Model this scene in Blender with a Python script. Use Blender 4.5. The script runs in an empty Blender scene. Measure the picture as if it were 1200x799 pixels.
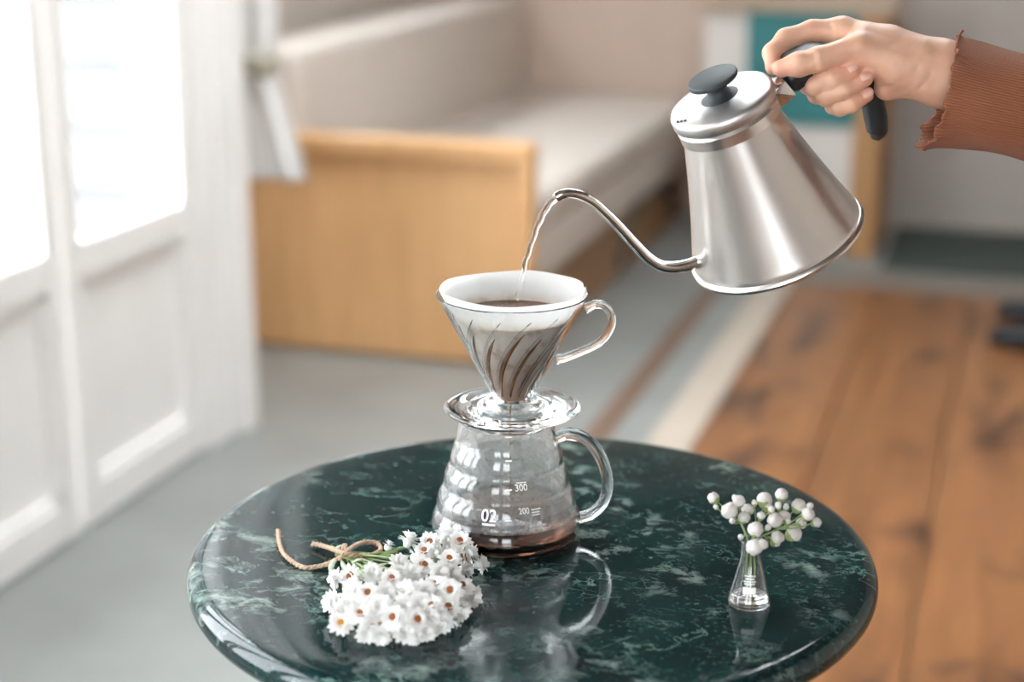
import bpy, bmesh, math, random
import numpy as np
from mathutils import Vector, Matrix
random.seed(7); rng = np.random.default_rng(7)
scene = bpy.context.scene
COL = scene.collection
PI = math.pi

# ------------------------------------------------------------------ camera
F_PX, PITCH, YAW, CAM_Z = 1922.0, math.radians(16.05), math.radians(17.4), 1.216
TABLE_Z = 0.70
cam_fwd = np.array([-math.sin(YAW)*math.cos(PITCH), math.cos(YAW)*math.cos(PITCH), -math.sin(PITCH)])
cam_right = np.array([math.cos(YAW), math.sin(YAW), 0.0])
cam_up = np.cross(cam_right, cam_fwd)
CAM = np.array([0.0, 0.0, CAM_Z])
cd = bpy.data.cameras.new('camera')
cam = bpy.data.objects.new('camera', cd); COL.objects.link(cam)
cd.sensor_width = 36.0; cd.lens = F_PX/1200*36.0; cd.clip_start = 0.05
m = Matrix.Identity(4)
for i in range(3):
    m[i][0] = cam_right[i]; m[i][1] = cam_up[i]; m[i][2] = -cam_fwd[i]; m[i][3] = CAM[i]
cam.matrix_world = m
cd.dof.use_dof = True; cd.dof.focus_distance = 1.245; cd.dof.aperture_fstop = 2.8
scene.camera = cam

# ------------------------------------------------------------------ light and exposure
scene.view_settings.view_transform = 'Standard'
scene.view_settings.look = 'None'
scene.view_settings.gamma = 1.0
scene.view_settings.exposure = 0.84
scene.view_settings.use_curve_mapping = False
world = bpy.data.worlds.new('sky'); scene.world = world; world.use_nodes = True
wn = world.node_tree.nodes; wn['Background'].inputs[0].default_value = (0.93, 0.965, 1.0, 1); wn['Background'].inputs[1].default_value = 7.0
scene.cycles.max_bounces = 20; scene.cycles.transmission_bounces = 20; scene.cycles.diffuse_bounces = 6
scene.cycles.transparent_max_bounces = 24; scene.cycles.glossy_bounces = 8
scene.cycles.sample_clamp_indirect = 6.0

# ------------------------------------------------------------------ geometry helpers
def ray(px, py):
    return cam_right*((px-600)/F_PX) + cam_up*((399.5-py)/F_PX) + cam_fwd
def hit(px, py, P0, n):
    d = ray(px, py); return CAM + d*(np.dot(np.asarray(P0)-CAM, n)/np.dot(d, n))
def on_z(px, py, z): return hit(px, py, (0, 0, z), np.array([0, 0, 1.0]))
def at_depth(px, py, D): return CAM + ray(px, py)*D

def tag(o, label=None, cat=None, group=None, kind=None):
    if label: o['label'] = label
    if cat: o['category'] = cat
    if group: o['group'] = group
    if kind: o['kind'] = kind
    return o
MW = {}
def empty(name, loc=(0, 0, 0), rot=None):
    o = bpy.data.objects.new(name, None); COL.objects.link(o)
    mt = Matrix.Translation(Vector(tuple(map(float, loc))))
    if rot is not None: mt = mt @ rot.to_4x4()
    o.matrix_world = mt; MW[o.name] = mt.copy(); o.empty_display_size = 0.02
    return o
def basis(x, y, z):
    r = Matrix.Identity(3)
    for i in range(3): r[i][0] = float(x[i]); r[i][1] = float(y[i]); r[i][2] = float(z[i])
    return r
def obj(name, vf, mat, parent=None, smooth=True, world=False, angle=None):
    v, f = vf[0], vf[1]
    me = bpy.data.meshes.new(name)
    if world and parent is not None:
        inv = MW[parent.name].inverted(); v = [tuple(inv @ Vector(tuple(map(float, p)))) for p in v]
    me.from_pydata([tuple(map(float, p)) for p in v], [], [tuple(map(int, q)) for q in f])
    me.materials.append(mat); me.update()
    bm = bmesh.new(); bm.from_mesh(me); bmesh.ops.recalc_face_normals(bm, faces=bm.faces); bm.to_mesh(me); bm.free()
    if smooth:
        me.polygons.foreach_set('use_smooth', [True]*len(me.polygons))
        if angle is not None: me.set_sharp_from_angle(angle=math.radians(angle))
    o = bpy.data.objects.new(name, me); COL.objects.link(o)
    if parent is not None: o.parent = parent; MW[o.name] = MW[parent.name]
    else: MW[o.name] = Matrix.Identity(4)
    return o
def merge(*parts):
    V, Fc = [], []
    for v, f in parts:
        n = len(V); V += [tuple(p) for p in v]; Fc += [tuple(i+n for i in q) for q in f]
    return V, Fc
def box(x0, x1, y0, y1, z0, z1, bev=0.0, seg=2):
    bm = bmesh.new(); bmesh.ops.create_cube(bm, size=1)
    for v in bm.verts:
        v.co = Vector((x0+(v.co.x+.5)*(x1-x0), y0+(v.co.y+.5)*(y1-y0), z0+(v.co.z+.5)*(z1-z0)))
    if bev > 0: bmesh.ops.bevel(bm, geom=bm.edges[:], offset=bev, segments=seg, profile=.5, affect='EDGES')
    bm.verts.index_update()
    r = ([tuple(v.co) for v in bm.verts], [tuple(v.index for v in f.verts) for f in bm.faces]); bm.free(); return r
def lathe(prof, n=96, close=False):
    """profile of (r, z); closed profile makes a shell; r=0 ends become poles"""
    V, Fc, rings = [], [], []
    for r, z in prof:
        if r < 1e-7: rings.append([len(V)]); V.append((0, 0, z))
        else:
            rings.append(list(range(len(V), len(V)+n)))
            V += [(r*math.cos(2*PI*k/n), r*math.sin(2*PI*k/n), z) for k in range(n)]
    m_ = len(rings)
    for a in range(m_ if close else m_-1):
        A, B = rings[a], rings[(a+1) % m_]
        for k in range(n):
            k2 = (k+1) % n
            if len(A) == 1 and len(B) == 1: break
            if len(A) == 1: Fc.append((A[0], B[k], B[k2]))
            elif len(B) == 1: Fc.append((A[k], B[0], A[k2]))
            else: Fc.append((A[k], B[k], B[k2], A[k2]))
    return V, Fc
def spline(pts, n=8):
    P = np.array(pts, float); out = []
    Q = np.vstack([2*P[0]-P[1], P, 2*P[-1]-P[-2]])
    for i in range(1, len(Q)-2):
        for k in range(n):
            t = k/n
            out.append(.5*((2*Q[i])+(-Q[i-1]+Q[i+1])*t+(2*Q[i-1]-5*Q[i]+4*Q[i+1]-Q[i+2])*t*t+(-Q[i-1]+3*Q[i]-3*Q[i+1]+Q[i+2])*t**3))
    out.append(P[-1]); return np.array(out)
def tube(path, rad, n=12, ref=None, rad2=None, caps=True):
    """swept tube; rad along frame normal, rad2 along binormal; ref fixes the normal direction"""
    P = np.array(path, float); L = len(P)
    R = np.interp(np.linspace(0, 1, L), np.linspace(0, 1, len(np.atleast_1d(rad))), np.atleast_1d(rad)) if np.size(rad) > 1 else np.full(L, float(np.atleast_1d(rad)[0]))
    R2 = R if rad2 is None else (np.interp(np.linspace(0, 1, L), np.linspace(0, 1, len(np.atleast_1d(rad2))), np.atleast_1d(rad2)) if np.size(rad2) > 1 else np.full(L, float(np.atleast_1d(rad2)[0])))
    T = np.gradient(P, axis=0); T /= np.linalg.norm(T, axis=1)[:, None]+1e-12
    if ref is None:
        nv = np.cross(T[0], [0, 0, 1.0])
        if np.linalg.norm(nv) < 1e-3: nv = np.cross(T[0], [1.0, 0, 0])
    else: nv = np.asarray(ref, float)
    V, Fc = [], []
    for i in range(L):
        src = np.asarray(ref, float) if ref is not None else nv
        nv = src - T[i]*np.dot(src, T[i]); nv /= np.linalg.norm(nv)+1e-12
        b = np.cross(T[i], nv)
        for k in range(n):
            a = 2*PI*k/n; V.append(P[i]+nv*R[i]*math.cos(a)+b*R2[i]*math.sin(a))
    for i in range(L-1):
        for k in range(n):
            k2 = (k+1) % n; Fc.append((i*n+k, i*n+k2, (i+1)*n+k2, (i+1)*n+k))
    if caps:
        Fc.append(tuple(range(n-1, -1, -1))); Fc.append(tuple((L-1)*n+k for k in range(n)))
    return [tuple(p) for p in V], Fc
def xform(vf, M):
    return [tuple(M @ Vector(tuple(map(float, p)))) for p in vf[0]], vf[1]
def icosphere(r, sub=2, c=(0, 0, 0), sc=(1, 1, 1)):
    bm = bmesh.new(); bmesh.ops.create_icosphere(bm, subdivisions=sub, radius=r); bm.verts.index_update()
    v = [(c[0]+p.co.x*sc[0], c[1]+p.co.y*sc[1], c[2]+p.co.z*sc[2]) for p in bm.verts]
    f = [tuple(q.index for q in g.verts) for g in bm.faces]; bm.free(); return v, f

# ------------------------------------------------------------------ materials
def new_mat(name):
    mt = bpy.data.materials.new(name); mt.use_nodes = True
    nt = mt.node_tree; return mt, nt, nt.nodes['Principled BSDF']
def node(nt, typ, **kw):
    n = nt.nodes.new(typ)
    for k, v in kw.items():
        if k.startswith('_'): setattr(n, k[1:], v)
        else: n.inputs[k.replace('__', ' ')].default_value = v
    return n
def coords(nt, scale=(1, 1, 1), rot=(0, 0, 0), out='Object'):
    tc = nt.nodes.new('ShaderNodeTexCoord'); mp = nt.nodes.new('ShaderNodeMapping')
    mp.inputs['Scale'].default_value = scale; mp.inputs['Rotation'].default_value = rot
    nt.links.new(tc.outputs[out], mp.inputs[0]); return mp.outputs[0]
def ramp(nt, src, stops, interp='LINEAR'):
    r = nt.nodes.new('ShaderNodeValToRGB'); r.color_ramp.interpolation = interp
    e = r.color_ramp.elements
    while len(e) < len(stops): e.new(.5)
    for i, (p, c) in enumerate(stops):
        e[i].position = p; e[i].color = (c, c, c, 1) if isinstance(c, (int, float)) else (*c, 1)
    nt.links.new(src, r.inputs[0]); return r.outputs[0]
def noise(nt, vec, scale, detail=4, rough=.5, dist=0):
    n = node(nt, 'ShaderNodeTexNoise', Scale=scale, Detail=detail, Roughness=rough, Distortion=dist)
    nt.links.new(vec, n.inputs['Vector']); return n.outputs['Fac']
def mixc(nt, fac, a, b, mode='MIX'):
    n = nt.nodes.new('ShaderNodeMix'); n.data_type = 'RGBA'; n.blend_type = mode
    for k, s in ((0, fac), (6, a), (7, b)):
        if hasattr(s, 'is_linked'): nt.links.new(s, n.inputs[k])
        elif isinstance(s, (int, float)): n.inputs[k].default_value = s
        else: n.inputs[k].default_value = (*s, 1)
    return n.outputs[2]
def math_n(nt, op, a, b=None):
    n = nt.nodes.new('ShaderNodeMath'); n.operation = op
    for k, s in ((0, a), (1, b)):
        if s is None: continue
        if hasattr(s, 'is_linked'): nt.links.new(s, n.inputs[k])
        else: n.inputs[k].default_value = s
    return n.outputs[0]
def bump(nt, b, h, strength=.2, dist=.002):
    n = node(nt, 'ShaderNodeBump', Strength=strength, Distance=dist); nt.links.new(h, n.inputs['Height']); nt.links.new(n.outputs[0], b.inputs['Normal'])
def plain(name, col, rough=.5, var=.06, scale=8, metallic=0, bmp=0, spec=.5):
    mt, nt, b = new_mat(name)
    c = coords(nt); nf = noise(nt, c, scale, 5)
    lo = tuple(x*(1-var) for x in col); hi = tuple(min(1, x*(1+var)) for x in col)
    nt.links.new(ramp(nt, nf, [(.3, lo), (.7, hi)]), b.inputs['Base Color'])
    b.inputs['Roughness'].default_value = rough; b.inputs['Metallic'].default_value = metallic
    b.inputs['Specular IOR Level'].default_value = spec
    if bmp: bump(nt, b, noise(nt, c, scale*12, 4), bmp, .002)
    return mt
def glass(name, col=(1, 1, 1), rough=0.0, ior=1.46):
    mt, nt, b = new_mat(name)
    b.inputs['Base Color'].default_value = (*col, 1); b.inputs['Roughness'].default_value = rough
    b.inputs['IOR'].default_value = ior; b.inputs['Transmission Weight'].default_value = 1.0
    return mt
def pane_glass(name):
    mt = bpy.data.materials.new(name); mt.use_nodes = True; nt = mt.node_tree; nt.nodes.clear()
    o = nt.nodes.new('ShaderNodeOutputMaterial'); t = nt.nodes.new('ShaderNodeBsdfTransparent'); g = nt.nodes.new('ShaderNodeBsdfGlossy')
    g.inputs['Roughness'].default_value = .02; lw = nt.nodes.new('ShaderNodeLayerWeight'); lw.inputs[0].default_value = .5; mx = nt.nodes.new('ShaderNodeMixShader')
    t.inputs[0].default_value = (.97, .98, .98, 1)
    fac = math_n(nt, 'ADD', math_n(nt, 'MULTIPLY', math_n(nt, 'POWER', lw.outputs['Facing'], 5.0), .9), .04)
    nt.links.new(fac, mx.inputs[0]); nt.links.new(t.outputs[0], mx.inputs[1]); nt.links.new(g.outputs[0], mx.inputs[2]); nt.links.new(mx.outputs[0], o.inputs[0])
    return mt
def wood(name, c_lo, c_hi, c_knot=None, scale=1.0, rough=.45, axis='Y', perobj=True, coat=0, knots=True):
    mt, nt, b = new_mat(name)
    sc = {'Y': (9*scale, .55*scale, 9*scale), 'X': (.55*scale, 9*scale, 9*scale), 'Z': (9*scale, 9*scale, .55*scale)}[axis]
    tc = nt.nodes.new('ShaderNodeTexCoord'); vec = tc.outputs['Object']
    oi = nt.nodes.new('ShaderNodeObjectInfo')
    off = nt.nodes.new('ShaderNodeVectorMath'); off.operation = 'SCALE'; off.inputs[0].default_value = (3.1, 7.7, 5.3)
    nt.links.new(oi.outputs['Random'], off.inputs['Scale'])
    add = nt.nodes.new('ShaderNodeVectorMath'); add.operation = 'ADD'; nt.links.new(vec, add.inputs[0]); nt.links.new(off.outputs[0], add.inputs[1])
    mp = nt.nodes.new('ShaderNodeMapping'); mp.inputs['Scale'].default_value = sc; nt.links.new(add.outputs[0], mp.inputs[0])
    n1 = noise(nt, mp.outputs[0], 1.6, 6, .6, 1.2); n2 = noise(nt, mp.outputs[0], 9, 5, .6, .4)
    base = ramp(nt, n1, [(.25, c_lo), (.75, c_hi)])
    base = mixc(nt, .35, base, ramp(nt, n2, [(.3, tuple(x*.55 for x in c_lo)), (.7, c_hi)]))
    if c_knot and knots:
        mp2 = nt.nodes.new('ShaderNodeMapping'); mp2.inputs['Scale'].default_value = {'Y': (1, .45, 1), 'X': (.45, 1, 1), 'Z': (1, 1, .45)}[axis]
        nt.links.new(add.outputs[0], mp2.inputs[0])
        k = noise(nt, mp2.outputs[0], 6.5*scale, 2, .5, .6)
        base = mixc(nt, ramp(nt, k, [(.52, 0.0), (.66, .8)]), base, c_knot)
        vo = node(nt, 'ShaderNodeTexVoronoi', Scale=5.0*scale); nt.links.new(mp2.outputs[0], vo.inputs['Vector'])
        base = mixc(nt, ramp(nt, vo.outputs['Distance'], [(.05, .95), (.19, 0.0)]), base, c_knot)
    if perobj:
        hsv = nt.nodes.new('ShaderNodeHueSaturation')
        nt.links.new(base, hsv.inputs['Color'])
        v = nt.nodes.new('ShaderNodeMapRange'); v.inputs['To Min'].default_value = .86; v.inputs['To Max'].default_value = 1.14
        nt.links.new(oi.outputs['Random'], v.inputs[0]); nt.links.new(v.outputs[0], hsv.inputs['Value']); base = hsv.outputs[0]
    nt.links.new(base, b.inputs['Base Color']); b.inputs['Roughness'].default_value = rough
    b.inputs['Coat Weight'].default_value = coat; b.inputs['Coat Roughness'].default_value = .3
    bump(nt, b, n2, .12, .002)
    return mt
def marble():
    mt, nt, b = new_mat('green_marble')
    v = coords(nt, (1, 1, 1), (0, 0, .5))
    vs = coords(nt, (.95, 1.25, 1.1), (0, 0, .35))
    n0 = noise(nt, v, 20, 9, .65, .4)
    base = ramp(nt, n0, [(.32, (.0016, .0095, .0115)), (.5, (.0038, .021, .023)), (.70, (.011, .044, .041))])
    # fine pale crackle
    n1 = noise(nt, vs, 190, 10, .75, .2); m1 = noise(nt, v, 7, 4, .55, .6)
    f1 = math_n(nt, 'MULTIPLY', ramp(nt, n1, [(.56, 0.0), (.68, 1.0)]), ramp(nt, m1, [(.34, .10), (.58, 1.0)]))
    base = mixc(nt, f1, base, (.105, .195, .17))
    # broken flakes
    vo = node(nt, 'ShaderNodeTexVoronoi', Scale=60.0, Randomness=1.0); vo.feature = 'DISTANCE_TO_EDGE'
    wob = nt.nodes.new('ShaderNodeVectorMath'); wob.operation = 'ADD'
    nz = node(nt, 'ShaderNodeTexNoise', Scale=30.0, Detail=4.0); nt.links.new(v, nz.inputs['Vector'])
    sc_ = nt.nodes.new('ShaderNodeVectorMath'); sc_.operation = 'SCALE'; sc_.inputs['Scale'].default_value = .05; nt.links.new(nz.outputs['Color'], sc_.inputs[0])
    nt.links.new(vs, wob.inputs[0]); nt.links.new(sc_.outputs[0], wob.inputs[1]); nt.links.new(wob.outputs[0], vo.inputs['Vector'])
    m4 = noise(nt, v, 26, 5, .6, .3)
    f4 = math_n(nt, 'MULTIPLY', ramp(nt, vo.outputs['Distance'], [(.0, .8), (.05, 0.0)]), ramp(nt, m4, [(.52, 0.0), (.66, .9)]))
    base = mixc(nt, f4, base, (.10, .17, .15))
    # thin hair veins
    n2 = noise(nt, vs, 8.5, 8, .66, .35)
    ridge = math_n(nt, 'ABSOLUTE', math_n(nt, 'SUBTRACT', n2, .5))
    m2 = noise(nt, v, 9, 3, .5, .2)
    f2 = math_n(nt, 'MULTIPLY', ramp(nt, ridge, [(.0, 1.0), (.010, 0.0)]), ramp(nt, m2, [(.50, 0.0), (.62, .8)]))
    base = mixc(nt, f2, base, (.20, .33, .28))
    # cloudy pale patches
    n3 = noise(nt, vs, 36, 10, .72, .4); m3 = noise(nt, coords(nt, (1, 1, 1), (0, 0, 0)), 5.5, 3, .5, .8)
    f3 = math_n(nt, 'MULTIPLY', ramp(nt, n3, [(.51, 0.0), (.62, .9)]), ramp(nt, m3, [(.50, 0.0), (.60, 1.0)]))
    base = mixc(nt, f3, base, (.24, .31, .275))
    nt.links.new(base, b.inputs['Base Color'])
    b.inputs['Roughness'].default_value = .07; b.inputs['Specular IOR Level'].default_value = .42
    return mt
def steel(name, rough=.26, axis_scale=(6, 6, 260), col=(.80, .775, .75), bm_s=.04):
    mt, nt, b = new_mat(name)
    n1 = noise(nt, coords(nt, axis_scale), 3, 5, .6)
    nt.links.new(ramp(nt, n1, [(.3, tuple(c*.975 for c in col)), (.7, col)]), b.inputs['Base Color'])
    nt.links.new(ramp(nt, n1, [(.3, rough*.96), (.7, rough*1.04)]), b.inputs['Roughness'])
    b.inputs['Metallic'].default_value = 1.0
    if bm_s: bump(nt, b, n1, bm_s, .0006)
    return mt

M = dict(
    white_paint=plain('white_paint', (.88, .86, .84), .45, .03, 6),
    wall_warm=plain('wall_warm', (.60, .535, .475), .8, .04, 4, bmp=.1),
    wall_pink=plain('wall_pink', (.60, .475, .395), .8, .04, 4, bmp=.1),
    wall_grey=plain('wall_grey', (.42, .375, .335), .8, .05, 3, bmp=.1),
    ceiling=wood('ceiling_boards', (.13, .105, .085), (.18, .15, .12), axis='Y', perobj=False, rough=.8, knots=False),
    floor_grey=plain('floor_grey', (.27, .28, .265), .42, .08, 5, bmp=.05),
    ivory=plain('ivory_paint', (.49, .42, .345), .5, .06, 12),
    ivory_shade=plain('ivory_shade_paint', (.20, .175, .15), .5, .08, 12),  # ivory border again, darkened in colour for the shade at the far end
    stripe=wood('stripe_wood', (.17, .105, .075), (.25, .165, .12), knots=False),
    plank=wood('plank_wood', (.125, .046, .015), (.335, .142, .050), (.038, .015, .009), rough=.38, coat=.15),
    bench_wood=wood('bench_wood', (.74, .41, .18), (.88, .53, .255), axis='Z', rough=.45, perobj=False),
    bench_dark=wood('bench_base_wood', (.32, .17, .08), (.42, .24, .12), axis='Y', rough=.5, perobj=False),
    cushion=plain('cushion_fabric', (.62, .55, .49), .95, .05, 30, bmp=.25),
    marble=marble(),
    iron=plain('black_iron', (.02, .022, .024), .45, .1, 20, metallic=.4),
    curtain=plain('curtain_cotton', (.84, .82, .80), .9, .03, 30, bmp=.1),
    tie=plain('curtain_tie', (.36, .33, .25), .9, .1, 60, bmp=.2),
    teal=plain('teal_paint', (.02, .17, .18), .5, .12, 5),
    post_wood=wood('post_wood', (.36, .185, .07), (.46, .255, .105), axis='Z', perobj=False),
    cab_white=plain('cabinet_paint', (.62, .585, .545), .55, .03, 6),
    cab_top=wood('cabinet_top_wood', (.45, .34, .25), (.55, .44, .33), axis='X', perobj=False),
    black_leather=plain('black_leather', (.008, .012, .016), .35, .2, 40),
    clear=glass('clear_glass', (.985, .99, .99)),
    vase_glass=glass('vase_glass', (.975, .985, .985)),
    water=glass('water', (.99, .99, .99), 0, 1.33),
    coffee=glass('coffee_liquid', (.050, .022, .014), 0, 1.33),
    drip=glass('coffee_drip_liquid', (.62, .25, .07), .05, 1.33),
    steel=steel('brushed_steel', .30, (4, 4, 4), (.74, .70, .67), 0), steel_pol=steel('polished_steel', .09, (40, 40, 40), (.82, .80, .78), 0),
    lid_steel=steel('lid_steel', .42, (60, 60, 60), (.62, .60, .585), .02),
    black_plastic=plain('black_plastic', (.012, .016, .019), .42, .15, 60, bmp=.03),
    knob_plastic=plain('knob_plastic', (.022, .028, .032), .55, .15, 60, bmp=.05),
    print_white=plain('print_white', (.90, .90, .88), .6, .02, 40),
    petal=plain('white_petal', (.86, .85, .83), .7, .04, 200),
    disc=plain('flower_disc', (.34, .105, .028), .85, .35, 700, bmp=.4),
    disc_y=plain('flower_disc_yellow', (.62, .27, .03), .85, .3, 700, bmp=.4),
    stem=plain('green_stem', (.24, .32, .13), .6, .25, 90),
    leaf=plain('pale_leaf', (.42, .48, .34), .7, .2, 90),
    twine=plain('jute_twine', (.68, .47, .335), .95, .25, 500, bmp=.6),
    bud=plain('bud_white', (.78, .735, .70), .8, .08, 260, bmp=.5),
    calyx=plain('bud_calyx', (.27, .32, .13), .7, .2, 200),
    fence=plain('outdoor_clapboard', (.25, .25, .25), .7, .05, 3),
    ground=plain('outdoor_ground', (.30, .30, .29), .9, .1, 2),
    pane=pane_glass('window_pane_glass'),
    dark_arch=plain('dark_arch', (.10, .085, .07), .6, .1, 20),
)

# ------------------------------------------------------------------ room shell
ROOM_X1, ROOM_Y0, ROOM_Y1, CEIL = 2.2, -1.55, 5.86, 2.5
DOOR_X = -1.64
S = lambda o, lab=None: tag(o, lab, kind='structure')
floor = S(obj('floor', merge(box(-2.15, -0.738, ROOM_Y0, ROOM_Y1, -.06, 0), box(-0.738, ROOM_X1, 5.13, ROOM_Y1, -.06, 0),
                            box(-0.738, ROOM_X1, ROOM_Y0, 5.13, -.06, -.024)), M['floor_grey'], smooth=False), 'grey painted floor with wood planks laid beside it')
px0 = -0.638; k = 0
while px0 < ROOM_X1-.01:
    x1 = min(px0+.264, ROOM_X1)
    dz = [-.001, 0, -.0022, .0008][k % 4]
    pl = obj('plank', box(px0+.0016, x1-.0016, ROOM_Y0, 4.92, -.024, dz-.001, .0025, 1), M['plank'], floor, smooth=False)
    px0 = x1; k += 1
S(obj('trim_1', box(-.738, -.638, ROOM_Y0, 5.13, -.024, .004, .002, 1), M['ivory'], smooth=False), 'ivory border strip beside the wood planks')
S(obj('trim_2', box(-.638, ROOM_X1, 4.922, 5.13, -.024, .004, .002, 1), M['ivory_shade'], smooth=False), 'ivory border strip with its shade put into the colour across the far plank ends')
S(obj('trim_3', box(-.885, -.825, ROOM_Y0, 4.9, -.002, .003, .001, 1), M['stripe'], smooth=False), 'thin brown wooden strip set into the grey floor')
S(obj('ceiling', merge(box(-2.2, -1.45, ROOM_Y0-.1, ROOM_Y1+.1, CEIL, CEIL+.1), box(.25, ROOM_X1+.1, ROOM_Y0-.1, ROOM_Y1+.1, CEIL, CEIL+.1), box(-1.45, .25, ROOM_Y0-.1, 2.25, CEIL, CEIL+.1), box(-1.45, .25, 3.75, ROOM_Y1+.1, CEIL, CEIL+.1)), M['ceiling'], smooth=False), 'brown wooden ceiling with an opening for the added roof light')
S(obj('wall_back', box(-2.2, ROOM_X1+.1, ROOM_Y1, ROOM_Y1+.12, -.06, CEIL), M['wall_pink'], smooth=False), 'beige plaster wall at the far end of the room')
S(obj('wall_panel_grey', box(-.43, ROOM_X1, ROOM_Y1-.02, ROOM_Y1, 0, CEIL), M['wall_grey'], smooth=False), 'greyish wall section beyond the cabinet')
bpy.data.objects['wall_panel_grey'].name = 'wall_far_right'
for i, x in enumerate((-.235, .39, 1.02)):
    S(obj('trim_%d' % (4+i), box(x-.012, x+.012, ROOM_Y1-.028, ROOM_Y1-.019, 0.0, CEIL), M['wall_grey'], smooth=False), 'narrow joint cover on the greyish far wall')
S(obj('wall_alcove', merge(box(-2.2, -2.06, 3.24, 3.55, -.06, CEIL), box(-2.2, -2.06, 5.5, ROOM_Y1, -.06, CEIL), box(-2.2, -2.06, 3.55, 5.5, -.06, 1.08), box(-2.2, -2.06, 3.55, 5.5, 1.62, CEIL)), M['wall_warm'], smooth=False), 'beige wall behind the upholstered bench')
S(obj('wall_return', box(-2.2, DOOR_X-.03, 3.20, 3.26, -.06, CEIL), M['white_paint'], smooth=False), 'white return wall where the door wall steps back')
# right wall with a window beyond the frame, wall behind the camera with two windows
def wall_with_holes_y(name, y0, y1, xa, xb, holes, mat, lab):
    parts = []; xs = xa
    for (h0, h1, z0, z1) in holes:
        parts.append(box(xs, h0, y0, y1, -.06, CEIL)); parts.append(box(h0, h1, y0, y1, -.06, z0)); parts.append(box(h0, h1, y0, y1, z1, CEIL)); xs = h1
    parts.append(box(xs, xb, y0, y1, -.06, CEIL))
    return S(obj(name, merge(*parts), mat, smooth=False), lab)
wall_with_holes_y('wall_front', ROOM_Y0-.12, ROOM_Y0, -1.7, ROOM_X1+.1, [(-.85, -.1, .75, 2.2), (.12, .95, .75, 2.2)], M['wall_warm'], 'beige wall with two windows facing the table')
rp = box(ROOM_X1, ROOM_X1+.12, ROOM_Y0, ROOM_Y1, -.06, CEIL)
S(obj('wall_right', rp, M['wall_warm'], smooth=False), 'plain beige wall opposite the glazed doors')
def window(name, axis, c, a0, a1, z0, z1, lab):
    e = empty(name, (c, (a0+a1)/2, z0) if axis == 'x' else ((a0+a1)/2, c, z0)); tag(e, lab, kind='structure')
    def bxx(p0, p1, q0, q1, d): return box(c-d, c+d, p0, p1, q0, q1) if axis == 'x' else box(p0, p1, c-d, c+d, q0, q1)
    t = .05
    obj('window_frame', merge(bxx(a0, a0+t, z0, z1, .03), bxx(a1-t, a1, z0, z1, .03), bxx(a0+t, a1-t, z0, z0+t, .03), bxx(a0+t, a1-t, z1-t, z1, .03)), M['white_paint'], e, smooth=False, world=True)
    mz = (z0+z1)/2; ma = (a0+a1)/2
    obj('pane', bxx(a0+t, a1-t, z0+t, z1-t, .002), M['pane'], e, smooth=False, world=True)
window('window_1', 'y', ROOM_Y0-.06, -.85, -.1, .75, 2.2, 'white window facing the table, closest to the glazed doors')
window('window_2', 'y', ROOM_Y0-.06, .12, .95, .75, 2.2, 'white window facing the table, further from the glazed doors')
sk = empty('fill_roof_light', (-.2, 3.0, CEIL)); tag(sk, 'unseen white roof light added in the ceiling to brighten the room', kind='structure')  # unseen roof light, added to brighten the doors, bench and lid
SK = (-1.45, .25, 2.25, 3.75)
obj('window_frame', merge(box(SK[0], SK[0]+.05, SK[2], SK[3], CEIL, CEIL+.12), box(SK[1]-.05, SK[1], SK[2], SK[3], CEIL, CEIL+.12), box(SK[0], SK[1], SK[2], SK[2]+.05, CEIL, CEIL+.12), box(SK[0], SK[1], SK[3]-.05, SK[3], CEIL, CEIL+.12)), M['white_paint'], sk, False, True)
obj('pane', box(SK[0]+.05, SK[1]-.05, SK[2]+.05, SK[3]-.05, CEIL+.06, CEIL+.064), M['pane'], sk, False, True)

window('fill_window', 'x', -2.13, 3.55, 5.5, 1.08, 1.62, 'unseen white window added above the upholstered bench for more light')  # out-of-view window added to lift the light over the bench
# glazed doors on the left
S(obj('wall_left', merge(box(DOOR_X-.12, DOOR_X, ROOM_Y0, -.16, -.06, CEIL), box(DOOR_X-.12, DOOR_X, -.16, 3.02, 2.12, CEIL)), M['white_paint'], smooth=False), 'white wall around the glazed doors')
def leaf(n, y0, y1, lab):
    e = empty('door_%d' % n, (DOOR_X, (y0+y1)/2, 0)); tag(e, lab, kind='structure')
    d0, d1 = DOOR_X-.045, DOOR_X; st = .055; zb, zt = .555, 2.08
    for a in (y0, y1-st): obj('stile', box(d0, d1, a+.002, a+st-.002, .008, 2.12, .003, 1), M['white_paint'], e, False, True)
    for (a, b_) in ((.008, .085), (.487, zb), (zt, 2.12)): obj('rail', box(d0, d1-.001, y0+st, y1-st, a, b_, .003, 1), M['white_paint'], e, False, True)
    obj('door_panel', merge(box(d0+.012, d1-.022, y0+st, y1-st, .085, .487), ), M['white_paint'], e, False, True)
    obj('panel_moulding', merge(box(d1-.022, d1-.008, y0+st, y0+st+.014, .085, .487), box(d1-.022, d1-.008, y1-st-.014, y1-st, .085, .487), box(d1-.022, d1-.008, y0+st, y1-st, .473, .487), box(d1-.022, d1-.008, y0+st, y1-st, .085, .099)), M['white_paint'], e, False, True)
    obj('pane', box(d0+.018, d0+.022, y0+st, y1-st, zb, zt), M['pane'], e, False, True)
leaf(1, 2.525, 3.02, 'white glazed door leaf hung on the thick white jamb')
leaf(2, 2.02, 2.515, 'white glazed door leaf meeting the jamb leaf')
for i in range(4): leaf(3+i, -.16+i*.545, -.16+i*.545+.535, 'white glazed door leaf further along the door row')
S(obj('trim_7', merge(box(DOOR_X-.14, DOOR_X+.012, 3.022, 3.13, 0, CEIL, .004, 1), box(DOOR_X-.14, DOOR_X+.035, 3.13, 3.205, 0, CEIL, .004, 1)), M['white_paint'], smooth=False), 'thick white stepped door jamb at the end of the doors')
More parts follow.
